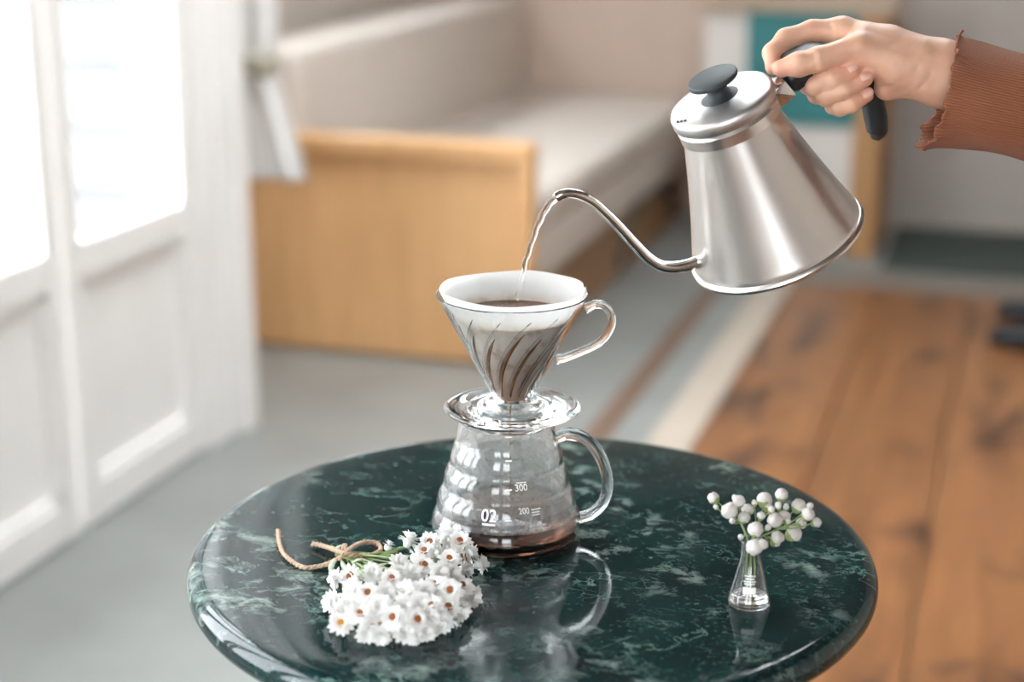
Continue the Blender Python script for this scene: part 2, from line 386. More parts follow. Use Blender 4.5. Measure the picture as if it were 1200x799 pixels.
# outside: clapboard wall of the wing facing the doors' panes, ground
e = empty('clapboard_wall', (-4.2, 3.15, -.3)); tag(e, 'pale clapboard outside wall seen through the door panes', 'wall')
for i in range(20):
    z = -.3+i*.14
    obj('board', ([(-7, 3.13, z), (-1.785, 3.13, z), (-1.785, 3.155, z+.14), (-7, 3.155, z+.14), (-7, 3.19, z), (-1.785, 3.19, z), (-1.785, 3.19, z+.14), (-7, 3.19, z+.14)],
         [(0, 1, 2, 3), (4, 5, 6, 7), (0, 1, 5, 4), (3, 2, 6, 7), (0, 3, 7, 4), (1, 2, 6, 5)]), M['fence'], e, False, True)
obj('ground', box(-14, -2.2, -12, 18, -.4, -.3), M['ground'], smooth=False); tag(bpy.data.objects['ground'], 'pale paved ground outside the glazed doors', kind='structure')

# ------------------------------------------------------------------ bench in the alcove
b = empty('upholstered_bench', (-1.6, 4.8, 0)); tag(b, 'long beige upholstered bench with a honey wood end panel', 'bench')
obj('end_panel', box(-2.03, -1.14, 3.785, 3.815, .01, .535, .004, 1), M['bench_wood'], b, False, True)
obj('top_rail', box(-2.04, -1.128, 3.755, 3.825, .535, .575, .006, 2), M['bench_wood'], b, False, True)
obj('edge_post', box(-1.168, -1.13, 3.758, 3.822, 0, .536, .005, 2), M['bench_wood'], b, False, True)
obj('base', box(-2.03, -1.165, 3.816, 5.84, 0, .205, .004, 1), M['bench_dark'], b, False, True)
obj('seat_box', box(-2.03, -1.14, 3.816, 5.84, .205, .345, .012, 3), M['cushion'], b, True, True, 40)
obj('seat_cushion', box(-1.80, -1.13, 3.826, 5.84, .345, .435, .028, 5), M['cushion'], b, True, True, 40)
obj('back_cushion', box(-2.03, -1.765, 3.826, 5.84, .345, .775, .035, 5), M['cushion'], b, True, True, 40)
arc = [(-1.158, 5.22+.42*math.cos(t), .03+.165*math.sin(t)) for t in np.linspace(0, PI, 25)]
obj('arch_trim', tube(arc, .016, 8, ref=(1, 0, 0)), M['dark_arch'], b, True, True)

# curtain beside the jamb
c = empty('gathered_curtain', (-1.66, 3.36, .53)); tag(c, 'short white curtain gathered by a drab tie beside the door jamb', 'curtain')
def curtain_mesh():
    V, Fc = [], []; n = 72
    zs = np.r_[np.linspace(2.2, .90, 12), np.linspace(.87, .70, 8), np.linspace(.67, .535, 6)]
    for z in zs:
        if z > .80: w = .062+.012*min(1, (z-.8)/.3); cx = -1.668
        else:
            t = (.80-z)/.265; w = .05+.045*t**.8; cx = -1.668+.035*t
        if abs(z-.8) < .04: w *= .88
        for k in range(n):
            s = 2*k/(n-1)-1
            V.append((cx+w*s+.05*.0, 3.37+.016*math.sin(s*17+z*1.2)+.01*math.sin(s*7+1), z))
    for i in range(len(zs)-1):
        for k in range(n-1): Fc.append((i*n+k, i*n+k+1, (i+1)*n+k+1, (i+1)*n+k))
    return V, Fc
o = obj('cloth', curtain_mesh(), M['curtain'], c, True, True)
md = o.modifiers.new('thickness', 'SOLIDIFY'); md.thickness = .003
obj('tie_band', tube([(-1.668+.058*math.cos(t), 3.37+.034*math.sin(t), .80+.004*math.sin(t)) for t in np.linspace(0, 2*PI, 33)], .004, 8, ref=(0, 0, 1), rad2=.02)if False else
    tube([(-1.668+.058*math.cos(t), 3.37+.036*math.sin(t), .80+.004*math.sin(t)) for t in np.linspace(0, 2*PI, 33)], .020, 8, ref=(0, 0, 1), rad2=.005, caps=False), M['tie'], c, True, True)
obj('tie_knot', icosphere(.026, 2, (-1.635, 3.345, .792), (1, .7, 1.05)), M['tie'], c, True, True)
obj('curtain_rod', tube([(-1.668, 3.262, 2.2), (-1.668, 3.50, 2.2)], .009, 10), M['white_paint'], c, True, True)

# cabinet far behind
b = empty('low_cabinet', (-.72, 5.45, 0)); tag(b, 'low white cabinet with a teal door and wooden corner posts', 'cabinet')
obj('body', box(-1.01, -.50, 5.31, 5.70, .10, .785, .004, 1), M['cab_white'], b, False, True)
obj('door', box(-.87, -.515, 5.292, 5.312, .425, .782, .004, 1), M['teal'], b, False, True)
obj('cabinet_top', box(-1.04, -.41, 5.27, 5.72, .785, .815, .004, 1), M['cab_top'], b, False, True)
for (x, y) in ((-.52, 5.29), (-.52, 5.63), (-1.035, 5.29+.34)):
    obj('post', box(x, x+.085 if x > -.9 else x+.05, y, y+.075, 0, .785, .004, 1), M['post_wood'], b, False, True)
fm = obj('dark_floor_sheet', box(-.40, 1.7, 5.15, 5.82, 0, .009, .003, 1), plain('dark_sheet_surface', (.05, .064, .058), .95, .15, 40, bmp=.3), smooth=False); tag(fm, 'dark green grey sheet lying along the far wall beside the cabinet', 'mat')  # thin dark sheet covering the floor along the far wall
# black shoes at the right
def shoe(x, y, lab):
    e = empty('shoe', (x, y, 0)); tag(e, lab, 'shoe')
    V, Fc = [], []; n = 20; L = 12
    for i in range(L):
        t = i/(L-1); xx = t*.26
        w = .018+.03*math.sin(PI*min(1, .12+t*.9))**.7; h = .035+.03*t**1.2 + (.012 if t > .55 else 0)
        if i in (0, L-1): w *= .55; h *= .7
        for k in range(n):
            a = 2*PI*k/n; V.append((xx, w*math.cos(a), .012+max(0, h*(.5+.5*math.sin(a)))))
    for i in range(L-1):
        for k in range(n): Fc.append((i*n+k, i*n+(k+1) % n, (i+1)*n+(k+1) % n, (i+1)*n+k))
    Fc.append(tuple(range(n))); Fc.append(tuple((L-1)*n+k for k in range(n-1, -1, -1)))
    obj('upper', (V, Fc), M['black_leather'], e)
    obj('sole', tube(spline([(0, 0, .006), (.08, 0, .006), (.18, 0, .006), (.262, 0, .006)], 5), [.022, .05, .052, .04, .034], 16, ref=(0, 1, 0), rad2=.0065), M['iron'], e)
shoe(-.045, 4.40, 'black leather shoe standing on the planks, further from the far wall')
shoe(-.03, 4.68, 'black leather shoe standing on the planks, closer to the far wall')

# ------------------------------------------------------------------ table
TC = np.array([-.347, 1.160])
t = empty('marble_table', (TC[0], TC[1], 0)); tag(t, 'round table with a polished dark green marble top', 'table')
R = .2708
prof = [(0, TABLE_Z)] + [(r, TABLE_Z) for r in (.06, .12, .18, .23)] + [(R-.013, TABLE_Z)] + [(R-.013+.013*math.sin(a), TABLE_Z-.0135+.0135*math.cos(a)) for a in np.linspace(.15, PI, 18)] + [(R-.02, TABLE_Z-.028), (.2, TABLE_Z-.028), (0, TABLE_Z-.028)]
obj('table_top', lathe(prof, 160), M['marble'], t, True, False, 50)
obj('column', lathe([(.03, .03), (.024, .06), (.02, .12), (.02, .6), (.028, .64), (.028, .655)], 32), M['iron'], t, True, False, 40)
obj('top_plate', lathe([(0, .655), (.11, .655), (.11, .6715), (0, .6715)], 32), M['iron'], t, False)
obj('foot_plate', lathe([(0, 0.0), (.19, 0.0), (.19, .012), (.17, .02), (.03, .032), (0, .032)], 64), M['iron'], t, True, False, 30)

# ------------------------------------------------------------------ glass server
FWD_H = np.array([-math.sin(YAW), math.cos(YAW), 0.0]); UPZ = np.array([0, 0, 1.0])
ROTZ = basis(cam_right, FWD_H, UPZ)
AX_D = cam_right*.0003 + FWD_H*1.228                     # dripper axis on the ground plan
AX_S = AX_D - cam_right*.0048
SRV = np.array([AX_S[0], AX_S[1], TABLE_Z])
srv = empty('glass_server', SRV, ROTZ); tag(srv, 'ribbed clear glass coffee server with a looped handle on the marble table', 'coffee server')
out = [(.0495, .0008), (.0545, .0022), (.0585, .0065), (.0600, .013), (.0592, .019), (.0567, .0236), (.0555, .0262), (.0557, .0292), (.0553, .0345), (.0535, .0395), (.0508, .0435), (.0499, .0460), (.0499, .0490), (.0494, .0540), (.0477, .0585), (.0455, .0620), (.0449, .0645), (.0448, .0675), (.0440, .0725), (.0424, .0770), (.0404, .0805), (.0394, .0840), (.0386, .0900), (.0380, .0970), (.0384, .1010)]
outs = [tuple(p) for p in spline(out, 3)]
TH = .0021
inn = [(r-TH, max(z, .0036)) for r, z in outs if z > .004]
inner_prof = sorted(inn, key=lambda q: q[1])
def srv_r(z, off=0.0):
    zs = [q[1] for q in outs]; rs = [q[0] for q in outs]; return float(np.interp(z, zs, rs))+off
prof = [(0, .0012), (.03, .0010), (.046, .0004)] + outs + [(.0373, .1022)] + inner_prof[::-1] + [(.048, .0034), (.03, .0034), (0, .0034)]
obj('glass_body', lathe(prof, 128), M['clear'], srv)
def plan_hit(px, py, A): return hit(px, py, (A[0], A[1], 0), FWD_H)
hp = [(651, 513), (664, 508), (680, 511), (696, 523), (708, 545), (712, 567), (707, 588), (694, 601), (680, 606), (672, 606)]
hw = spline([plan_hit(x, y, AX_S) for x, y in hp], 6)
obj('handle', tube(hw, [.0050, .0052, .0050, .0046, .0044, .0046, .0048], 16, ref=FWD_H), M['clear'], srv, True, True)
# coffee in the server
cz = .0165
cp = [(0, .0038), (.046, .0038)] + [(r-.0004, z) for r, z in inner_prof if .0040 < z < cz] + [(srv_r(cz)-TH-.0006, cz), (0, cz)]
obj('coffee', lathe(cp, 96), M['coffee'], srv)
tag(bpy.data.objects['coffee'], 'shallow brown coffee in the bottom')
def fog_mat():
    mt = bpy.data.materials.new('condensation'); mt.use_nodes = True; nt = mt.node_tree; nt.nodes.clear()
    o_ = nt.nodes.new('ShaderNodeOutputMaterial'); t_ = nt.nodes.new('ShaderNodeBsdfTransparent'); d_ = nt.nodes.new('ShaderNodeBsdfTranslucent'); e_ = nt.nodes.new('ShaderNodeBsdfDiffuse')
    d_.inputs[0].default_value = (.93, .93, .91, 1); e_.inputs[0].default_value = (.93, .93, .91, 1); m0 = nt.nodes.new('ShaderNodeMixShader'); m1_ = nt.nodes.new('ShaderNodeMixShader'); m0.inputs[0].default_value = .5
    nt.links.new(d_.outputs[0], m0.inputs[1]); nt.links.new(e_.outputs[0], m0.inputs[2])
    nt.links.new(ramp(nt, noise(nt, coords(nt), 130, 5, .6), [(.3, .17), (.7, .34)]), m1_.inputs[0])
    nt.links.new(t_.outputs[0], m1_.inputs[1]); nt.links.new(m0.outputs[0], m1_.inputs[2]); nt.links.new(m1_.outputs[0], o_.inputs[0]); return mt
M['fog'] = fog_mat()
cf = obj('condensation', lathe([(r-.0004, z) for r, z in inner_prof if .021 < z < .0985], 96), M['fog'], srv); tag(cf, 'fine steam film on the inside of the glass')
# printed marks, wrapped on the glass
def wrap_text(body, size, ang, z, parent, rfun, name, align='CENTER'):
    cu = bpy.data.curves.new('txt', 'FONT'); cu.body = body; cu.size = size; cu.align_x = align; cu.resolution_u = 3; cu.offset = size*.012
    to = bpy.data.objects.new('txt', cu); COL.objects.link(to); bpy.context.view_layer.update()
    me = to.evaluated_get(bpy.context.evaluated_depsgraph_get()).to_mesh()
    V = [tuple(v.co) for v in me.vertices]; Fc = [tuple(p.vertices) for p in me.polygons]
    to.to_mesh_clear() if hasattr(to, 'to_mesh_clear') else None
    bpy.data.objects.remove(to); bpy.data.curves.remove(cu)
    W = []
    for x, y, _ in V:
        r = rfun(z+y)+.0003; a = ang + x/r; W.append((r*math.cos(a), r*math.sin(a), z+y))
    return obj(name, (W, Fc), M['print_white'], parent, False)
def wrap_bar(w, h, ang, z, parent, rfun, name):
    V, Fc = [], []; n = 6
    for j in (0, 1):
        for i in range(n+1):
            r = rfun(z+j*h)+.0003; a = ang+(i/n-.5)*w/r; V.append((r*math.cos(a), r*math.sin(a), z+j*h))
    for i in range(n): Fc.append((i, i+1, n+1+i+1, n+1+i))
    return obj(name, (V, Fc), M['print_white'], parent, False)
def srv_ang(px, py):
    z = float(plan_hit(px, py, AX_S)[2]-TABLE_Z)
    for _ in range(12):                    # march to the front of the glass
        P = CAM; d = ray(px, py); d = d/np.linalg.norm(d); lo = None
        r = srv_r(max(0, z)); A = AX_S
        o2 = P[:2]-A[:2]; bb = np.dot(o2, d[:2]); aa = np.dot(d[:2], d[:2]); cc = np.dot(o2, o2)-r*r
        s = (-bb-math.sqrt(max(0, bb*bb-aa*cc)))/aa; H = P+d*s; z = float(H[2]-TABLE_Z)
    q = H-np.array([A[0], A[1], 0]); return math.atan2(np.dot(q, FWD_H), np.dot(q, cam_right)), z
a, z = srv_ang(572.5, 611); wrap_text('02', .0125, a, z, srv, srv_r, 'print_number')
a, z = srv_ang(572.5, 614.5); wrap_bar(.0105, .0017, a, z-.001, srv, srv_r, 'print_bar')
a, z = srv_ang(611, 575); wrap_text('300', .0068, a, z, srv, srv_r, 'print_number')
a, z = srv_ang(611, 566); wrap_bar(.0080, .0007, a, z, srv, srv_r, 'print_bar')
a, z = srv_ang(614.5, 602); wrap_text('200', .0058, a, z, srv, srv_r, 'print_number')
for yy in (597, 600.5, 603.5):
    a, z = srv_ang(628, yy); wrap_bar(.0078 if yy < 600 else .0066, .0009, a, z, srv, srv_r, 'print_bar')
for yy in (513, 541, 575, 611):
    a, z = srv_ang(596, yy); wrap_bar(.0050, .0011, a, z, srv, srv_r, 'print_bar')

# ------------------------------------------------------------------ glass dripper
Z_FL, Z_RIM = .1085, .2015
DRP = np.array([AX_D[0], AX_D[1], TABLE_Z+.1025])
drp = empty('glass_dripper', DRP, ROTZ); tag(drp, 'clear glass cone dripper with spiral ribs set on the server', 'coffee dripper')
z0 = .1025
def L(z): return z-z0
RT, RB, ZB = .0592, .0150, .1165        # cone outer radius at rim, at bottom, its height
def cone_r(z): return RB+(RT-RB)*(z-ZB)/(Z_RIM-ZB)
co = [(cone_r(z), L(z)) for z in np.linspace(ZB, Z_RIM-.0018, 14)] + [(RT-.0009+.0008*math.cos(a_), L(Z_RIM-.0009)+.0008*math.sin(a_)) for a_ in np.linspace(-.1, PI+.1, 9)]
ci = [(r-.0014-.0010*(13-i)/13, z) for i, (r, z) in enumerate(co[:14])][::-1]
obj('cone', lathe(co+ci, 112, True), M['clear'], drp, True, False, 35)
fl = [(.0140, L(ZB-.0008)), (.0165, L(ZB+.002)), (.0195, L(ZB+.0008)), (.0225, L(.1122)), (.0300, L(.1114)), (.0312, L(.1126)), (.0328, L(.1126)), (.0340, L(.1112)), (.048, L(.1108)), (.0530, L(.1104)), (.0543, L(.1092)), (.0532, L(.1076)), (.047, L(.1068)), (.0400, L(.1062)),
      (.0398, L(.1030)), (.0385, L(.1027)), (.0310, L(.1030)), (.0304, L(.098)), (.0298, L(.0955)), (.0282, L(.0955)), (.0276, L(.1060)), (.0220, L(.1085)), (.0142, L(.1090))]
obj('flange', lathe(fl, 112, True), M['clear'], drp)
obj('condensation', lathe([(.010, L(.1055)), (.018, L(.1060)), (.0270, L(.1050))], 64), M['fog'], drp)
ribs = []
for kx in range(14):
    a0 = 2*PI*kx/14; path = []
    for tt in np.linspace(0, 1, 16):
        z = ZB+.004+tt*(Z_RIM-.010-ZB-.004); a = a0+.95*tt**1.2; r = cone_r(z)-.0029
        path.append((r*math.cos(a), r*math.sin(a), L(z)))
    ribs.append(path)
for path in ribs: obj('rib', tube(path, [.0003, .0011, .0011, .0011, .0011, .0010, .0002], 6), M['clear'], drp)
hp = [(686, 362), (697, 356.5), (708, 358), (716, 368), (717, 380), (710, 394), (696, 405), (678, 413), (662, 419), (652, 421)]
hw = spline([plan_hit(x, y, AX_D) for x, y in hp], 6)
obj('handle', tube(hw, [.0040, .0034, .0031, .0031, .0032, .0034, .0042], 14, ref=FWD_H, rad2=None), M['clear'], drp, True, True)

# paper filter with coffee inside
def paper_mat():
    mt, nt, b = new_mat('filter_paper')
    tc = nt.nodes.new('ShaderNodeTexCoord'); sx = nt.nodes.new('ShaderNodeSeparateXYZ'); nt.links.new(tc.outputs['Object'], sx.inputs[0])
    v = coords(nt); n1 = noise(nt, v, 70, 5, .6); n2 = noise(nt, v, 240, 4, .6)
    zz = math_n(nt, 'ADD', sx.outputs['Z'], math_n(nt, 'MULTIPLY', math_n(nt, 'SUBTRACT', n1, .5), .010))
    # height above the filter tip in metres: wet and stained below, dry above
    wet = ramp(nt, zz, [(.0640, 1.0), (.0680, 0.0)])
    tide = ramp(nt, zz, [(.061, 0.0), (.0660, .60), (.0690, .40), (.0725, 0.0)])
    stain = ramp(nt, n1, [(.34, (.46, .35, .27)), (.46, (.72, .64, .56)), (.72, (.82, .76, .69))])
    low = ramp(nt, sx.outputs['Z'], [(.002, 1.0), (.050, 0.0)])
    stain = mixc(nt, math_n(nt, 'MULTIPLY', low, .85), stain, (.36, .19, .085))
    col = mixc(nt, tide, (.86, .85, .83), (.66, .52, .36)); col = mixc(nt, wet, col, stain)
    nt.links.new(col, b.inputs['Base Color']); b.inputs['Roughness'].default_value = .85
    bump(nt, b, n2, .15, .001)
    tr = nt.nodes.new('ShaderNodeBsdfTranslucent'); nt.links.new(col, tr.inputs[0]); mx = nt.nodes.new('ShaderNodeMixShader'); nt.links.new(math_n(nt, 'SUBTRACT', .52, math_n(nt, 'MULTIPLY', wet, .47)), mx.inputs[0])
    nt.links.new(b.outputs[0], mx.inputs[1]); nt.links.new(tr.outputs[0], mx.inputs[2]); nt.links.new(mx.outputs[0], nt.nodes['Material Output'].inputs[0])
    return mt
M['paper'] = paper_mat()
FT = np.array([AX_D[0], AX_D[1], TABLE_Z+ZB+.001])
flt = empty('paper_filter', FT, ROTZ); tag(flt, 'white paper cone filter with wet coffee in the glass dripper', 'paper filter')
def paper():
    V, Fc = [], []; n = 128; zs = np.linspace(0.0, Z_RIM-ZB+.0030, 22)
    for i, zl in enumerate(zs):
        for k in range(n):
            a = 2*PI*k/n
            r = (cone_r(ZB+.001+min(zl, Z_RIM-ZB-.003))-.0044)+max(0, zl-(Z_RIM-ZB-.003))*.45
            r += .0003*math.sin(a*9+zl*30)*(zl/.09)
            zz = zl
            if i > 16: zz += (i-16)/5*(.0006*math.sin(a*2+.6)+.0005*math.sin(5*a+1))
            if i > 18: zz -= (i-18)/3*.0034*math.exp(-((a-.12+PI) % (2*PI)-PI)**2/.003)
            V.append((max(r, .002)*math.cos(a), max(r, .002)*math.sin(a), zz))
    for i in range(len(zs)-1):
        for k in range(n): Fc.append((i*n+k, i*n+(k+1) % n, (i+1)*n+(k+1) % n, (i+1)*n+k))
    return V, Fc
obj('paper_cone', paper(), M['paper'], flt)
def grounds_mat():
    mt, nt, b = new_mat('wet_coffee_grounds')
    v = coords(nt); n1 = noise(nt, v, 420, 5, .7); n2 = noise(nt, v, 60, 3, .5)
    c1 = ramp(nt, n1, [(.32, (.075, .03, .014)), (.52, (.17, .085, .045)), (.70, (.42, .30, .20))])
    nt.links.new(mixc(nt, .3, c1, ramp(nt, n2, [(.3, (.12, .055, .025)), (.7, (.26, .15, .085))])), b.inputs['Base Color'])
    b.inputs['Roughness'].default_value = .45; bump(nt, b, n1, .5, .0015); return mt
M['grounds'] = grounds_mat()
ZG = Z_RIM-.0175
def rgr(zl): return cone_r(ZB+.001+zl)-.0051
zg = ZG-ZB-.001
gp = [(0, .004), (rgr(.004), .004)] + [(rgr(z), z) for z in np.linspace(.01, zg, 10)] + [(rgr(zg)*.9, zg-.0008), (rgr(zg)*.6, zg-.002), (rgr(zg)*.3, zg-.003), (0, zg-.003)]
obj('wet_grounds', lathe(gp, 96), M['grounds'], flt, True, False, 45)
M['streak'] = plain('coffee_streak', (.24, .11, .045), .25, .4, 90)
def ribbon(path):
    """flat film of coffee lying on the cone, wider in the middle"""
    P = np.array(path); V, Fc = [], []; n = len(P); W_ = np.interp(np.linspace(0, 1, n), [0, .15, .5, .85, 1], [.0009, .0013, .0019, .0014, .0003])
    for i in range(n):
        a = math.atan2(P[i][1], P[i][0]); tg = np.array([-math.sin(a), math.cos(a), 0]); rd = np.array([math.cos(a), math.sin(a), -.5])
        for sgn, dp in ((-1, 0), (-.4, .0005), (.4, .0005), (1, 0), (.4, -.0003), (-.4, -.0003)): V.append(tuple(P[i]+tg*W_[i]*sgn+rd*dp))
    for i in range(n-1):
        for k in range(6): Fc.append((i*6+k, i*6+(k+1) % 6, (i+1)*6+(k+1) % 6, (i+1)*6+k))
    Fc.append(tuple(range(6))); Fc.append(tuple((n-1)*6+k for k in range(6))); return V, Fc
for kx in range(14):
    a0 = 2*PI*(kx+.22)/14; path = []
    top = .80+.05*math.sin(kx*2.3)
    for tt in np.linspace(.02, top, 14):
        z = ZB+.004+tt*(Z_RIM-.010-ZB-.004); a = a0+.95*tt**1.2; r = cone_r(z)-.0040
        path.append((r*math.cos(a), r*math.sin(a), z-ZB-.001))
    obj('coffee_streak', ribbon(path), M['streak'], flt)
dr = obj('coffee_drip', tube(spline([(AX_D[0]-cam_right[0]*.0015, AX_D[1]-cam_right[1]*.0015, TABLE_Z+z) for z in (.1165, .10, .07, .04, cz)], 4), [.0011, .0007, .0005, .0006, .0008], 10), M['drip'])
tag(dr, 'thin brown thread of coffee dripping into the glass server', 'coffee drip')

# ------------------------------------------------------------------ kettle
KPX = (911.0, 284.0)
LEAN, TILT, TURN = math.radians(29), math.radians(21.3), math.radians(10)
f_ = ray(*KPX); f_ /= np.linalg.norm(f_)
u_ = cam_up-f_*np.dot(cam_up, f_); u_ /= np.linalg.norm(u_); r_ = np.cross(f_, u_)
A_ = -r_*math.sin(TILT)*math.cos(LEAN)+u_*math.cos(TILT)*math.cos(LEAN)-f_*math.sin(LEAN)
Mj = -r_*math.cos(TILT)-u_*math.sin(TILT)
N_ = -f_-A_*np.dot(-f_, A_); N_ /= np.linalg.norm(N_)
S_ = Mj*math.cos(TURN)+N_*math.sin(TURN); S_ /= np.linalg.norm(S_)
PN = np.cross(A_, S_)
DEP_TIP = 1.243
lo, hi = 1.1, 1.6
for _ in range(50):
    mid = (lo+hi)/2; Bc = at_depth(*KPX, mid); Tp = hit(652, 229, Bc, PN)
    if np.dot(Tp-CAM, cam_fwd) < DEP_TIP: lo = mid
    else: hi = mid
KB = at_depth(*KPX, mid); KS = mid/1922.0
KROT = basis(-S_, np.cross(A_, -S_), A_)
ket = empty('pour_over_kettle', KB, KROT); tag(ket, 'brushed steel gooseneck kettle tilted to pour, held by its black handle', 'kettle')
KINV = MW[ket.name].inverted()
rb = 104*KS; rl = 60.5*KS; HT = 175*KS/math.cos(LEAN)
rn = rl-.0015; zl = HT-.0115
body = [(0, .004), (rb-.006, .0035), (rb-.004, .0005), (rb-.0012, 0), (rb+.0006, .0012), (rb+.0009, .0034), (rb-.0004, .0058), (rb-.0016, .0064), (rb-.0019, .0085)]
for tt in np.linspace(0.02, 1, 14): body.append((rb-.002+(rn-.0015-rb+.002)*tt - .0012*math.sin(PI*tt), .0085+(zl-.013-.0085)*tt))
body += [(rn+.0002, zl-.0125), (rn+.0004, zl-.004), (rn-.002, zl-.002), (rn-.003, zl+.001), (0, zl+.001)]
obj('body', lathe(body, 128), M['steel'], ket, True, False, 35)
lid = [(rn-.004, zl-.001), (rl-.0008, zl-.0006), (rl, zl+.0006), (rl+.0002, zl+.0065), (rl-.0010, zl+.0090), (rl-.0032, zl+.0102), (rl*.7, zl+.0110), (rl*.35, zl+.0115), (0, zl+.0116)]
obj('lid', lathe(lid, 128), M['lid_steel'], ket, True, False, 50)
for dxh in (-1, 0, 1):
    hx = hit(798.5+dxh*4.4, 142-dxh*.6, KB+A_*(zl+.0107), A_); p = KINV @ Vector(tuple(hx))
    obj('vent_hole', xform(lathe([(0, .0006), (.0011, .0006), (.0011, -.0005), (0, -.0005)], 12), Matrix.Translation(p)), M['black_plastic'], ket, False)
kz = zl+.0115
kn = [(.0155, kz-.0004), (.0130, kz+.0010), (.0095, kz+.0028), (.0080, kz+.0050), (.0080, kz+.0080), (.0105, kz+.0105), (.0165, kz+.0122), (.0190, kz+.0134), (.0195, kz+.0150), (.0191, kz+.0166), (.0178, kz+.0173), (0, kz+.0175)]
obj('lid_knob', lathe(kn, 64), M['knob_plastic'], ket, True, False, 50)
sp = [(826, 304), (817, 307), (804, 311), (788, 313), (773, 310.5), (758, 300.5), (740, 282), (724, 264), (708, 248), (694, 236), (680, 229), (668, 226.5), (659, 227.5), (652, 231)]
sw = spline([hit(x, y, KB, PN) for x, y in sp], 6)
def spout():
    o_, fo = tube(sw, [.0052, .0050, .0048, .0046, .0044, .0042, .0041, .0040, .0038, .0037], 20, ref=PN, caps=False)
    i_, fi = tube(sw, [.0045, .0043, .0041, .0039, .0037, .0035, .0034, .0033, .0031, .0030], 20, ref=PN, caps=False)
    n = len(o_); Fc = list(fo)+[tuple(x+n for x in q[::-1]) for q in fi]
    # slanted cut at the mouth: pull the lower side of the last rings back
    Lr = len(sw)
    for k in range(20):
        a_, b_ = (Lr-1)*20+k, (Lr-1)*20+(k+1) % 20
        Fc.append((a_, b_, b_+n, a_+n))
    return list(o_)+list(i_), Fc
obj('spout', spout(), M['steel_pol'], ket, True, True, 60)
d0 = sw[4]-sw[0]; d0 /= np.linalg.norm(d0)
col0 = [np.array(sw[2])+d0*t_ for t_ in (-.008, -.001, .0022, .0032)]
obj('spout_collar', tube(col0, [.0078, .0078, .0072, .0058], 24, ref=PN), M['steel_pol'], ket, True, True, 40)
# bracket and handle in the symmetry plane of the kettle
def kp(px, py): return hit(px, py, KB, PN)
def plate(poly, half, bev=.0012):
    """extruded polygon, poly of 3D points in the kettle plane, thickness along PN"""
    n = len(poly); V = [tuple(p+PN*half) for p in poly]+[tuple(p-PN*half) for p in poly]
    Fc = [tuple(range(n)), tuple(range(2*n-1, n-1, -1))]+[(i, (i+1) % n, n+(i+1) % n, n+i) for i in range(n)]
    bm = bmesh.new(); vs = [bm.verts.new(v) for v in V]; [bm.faces.new([vs[i] for i in f]) for f in Fc]
    bmesh.ops.recalc_face_normals(bm, faces=bm.faces); bmesh.ops.bevel(bm, geom=bm.edges[:], offset=bev, segments=2, affect='EDGES', profile=.5)
    bm.verts.index_update(); r = ([tuple(v.co) for v in bm.verts], [tuple(v.index for v in f.verts) for f in bm.faces]); bm.free(); return r
obj('bracket', plate([kp(894, 107), kp(902, 101), kp(914, 89), kp(928, 106), kp(911, 121), kp(900, 116)], .0115), M['steel_pol'], ket, True, True, 30)
hc = [(921, 92), (936, 80), (955, 69), (977, 64), (998, 73), (1012, 91), (1021, 114), (1026, 136), (1028, 153), (1026, 163)]
hw = spline([kp(x, y) for x, y in hc], 6)
obj('handle', tube(hw, [.0115, .0115, .0105, .0095, .0090, .0092, .0100, .0112, .0100, .0040], 20, ref=np.cross(PN, S_), rad2=[.0135, .0138, .0135, .0130, .0125, .0125, .0130, .0130, .0110, .0050]) if False else
    tube(hw, [.0128, .0134, .0132, .0125, .0118, .0116, .0115, .0112, .0095, .0040], 20, ref=PN, rad2=[.0110, .0112, .0100, .0088, .0080, .0080, .0085, .0090, .0080, .0032]), M['black_plastic'], ket, True, True)
obj('handle_end', plate([kp(914, 86), kp(918, 67), kp(951, 51), kp(972, 52), kp(977, 68), kp(928, 106)], .0112, .004), M['black_plastic'], ket, True, True, 30)

# poured water
tipd = np.dot(sw[-1]-CAM, cam_fwd)
ws = [(657, 229), (649, 233), (640, 244), (631, 262), (623, 284), (616, 306), (610, 330), (606, 352)]
wp = [at_depth(x, y, tipd+(k/7)*(np.dot(np.array([AX_D[0], AX_D[1], TABLE_Z+ZG])-CAM, cam_fwd)-tipd)) for k, (x, y) in enumerate(ws)]
wpath = spline(wp, 8)
wv, wf = tube(wpath, [.0030, .0031, .0028, .0025, .0022, .0019, .0017, .0016], 14, ref=cam_fwd)
wv = [tuple(np.array(p)+cam_right*.0004*math.sin(i//14*.9)) for i, p in enumerate(wv)]
w = obj('water_stream', (wv, wf), M['water']); tag(w, 'thin clear stream of water pouring from the kettle spout', 'water')

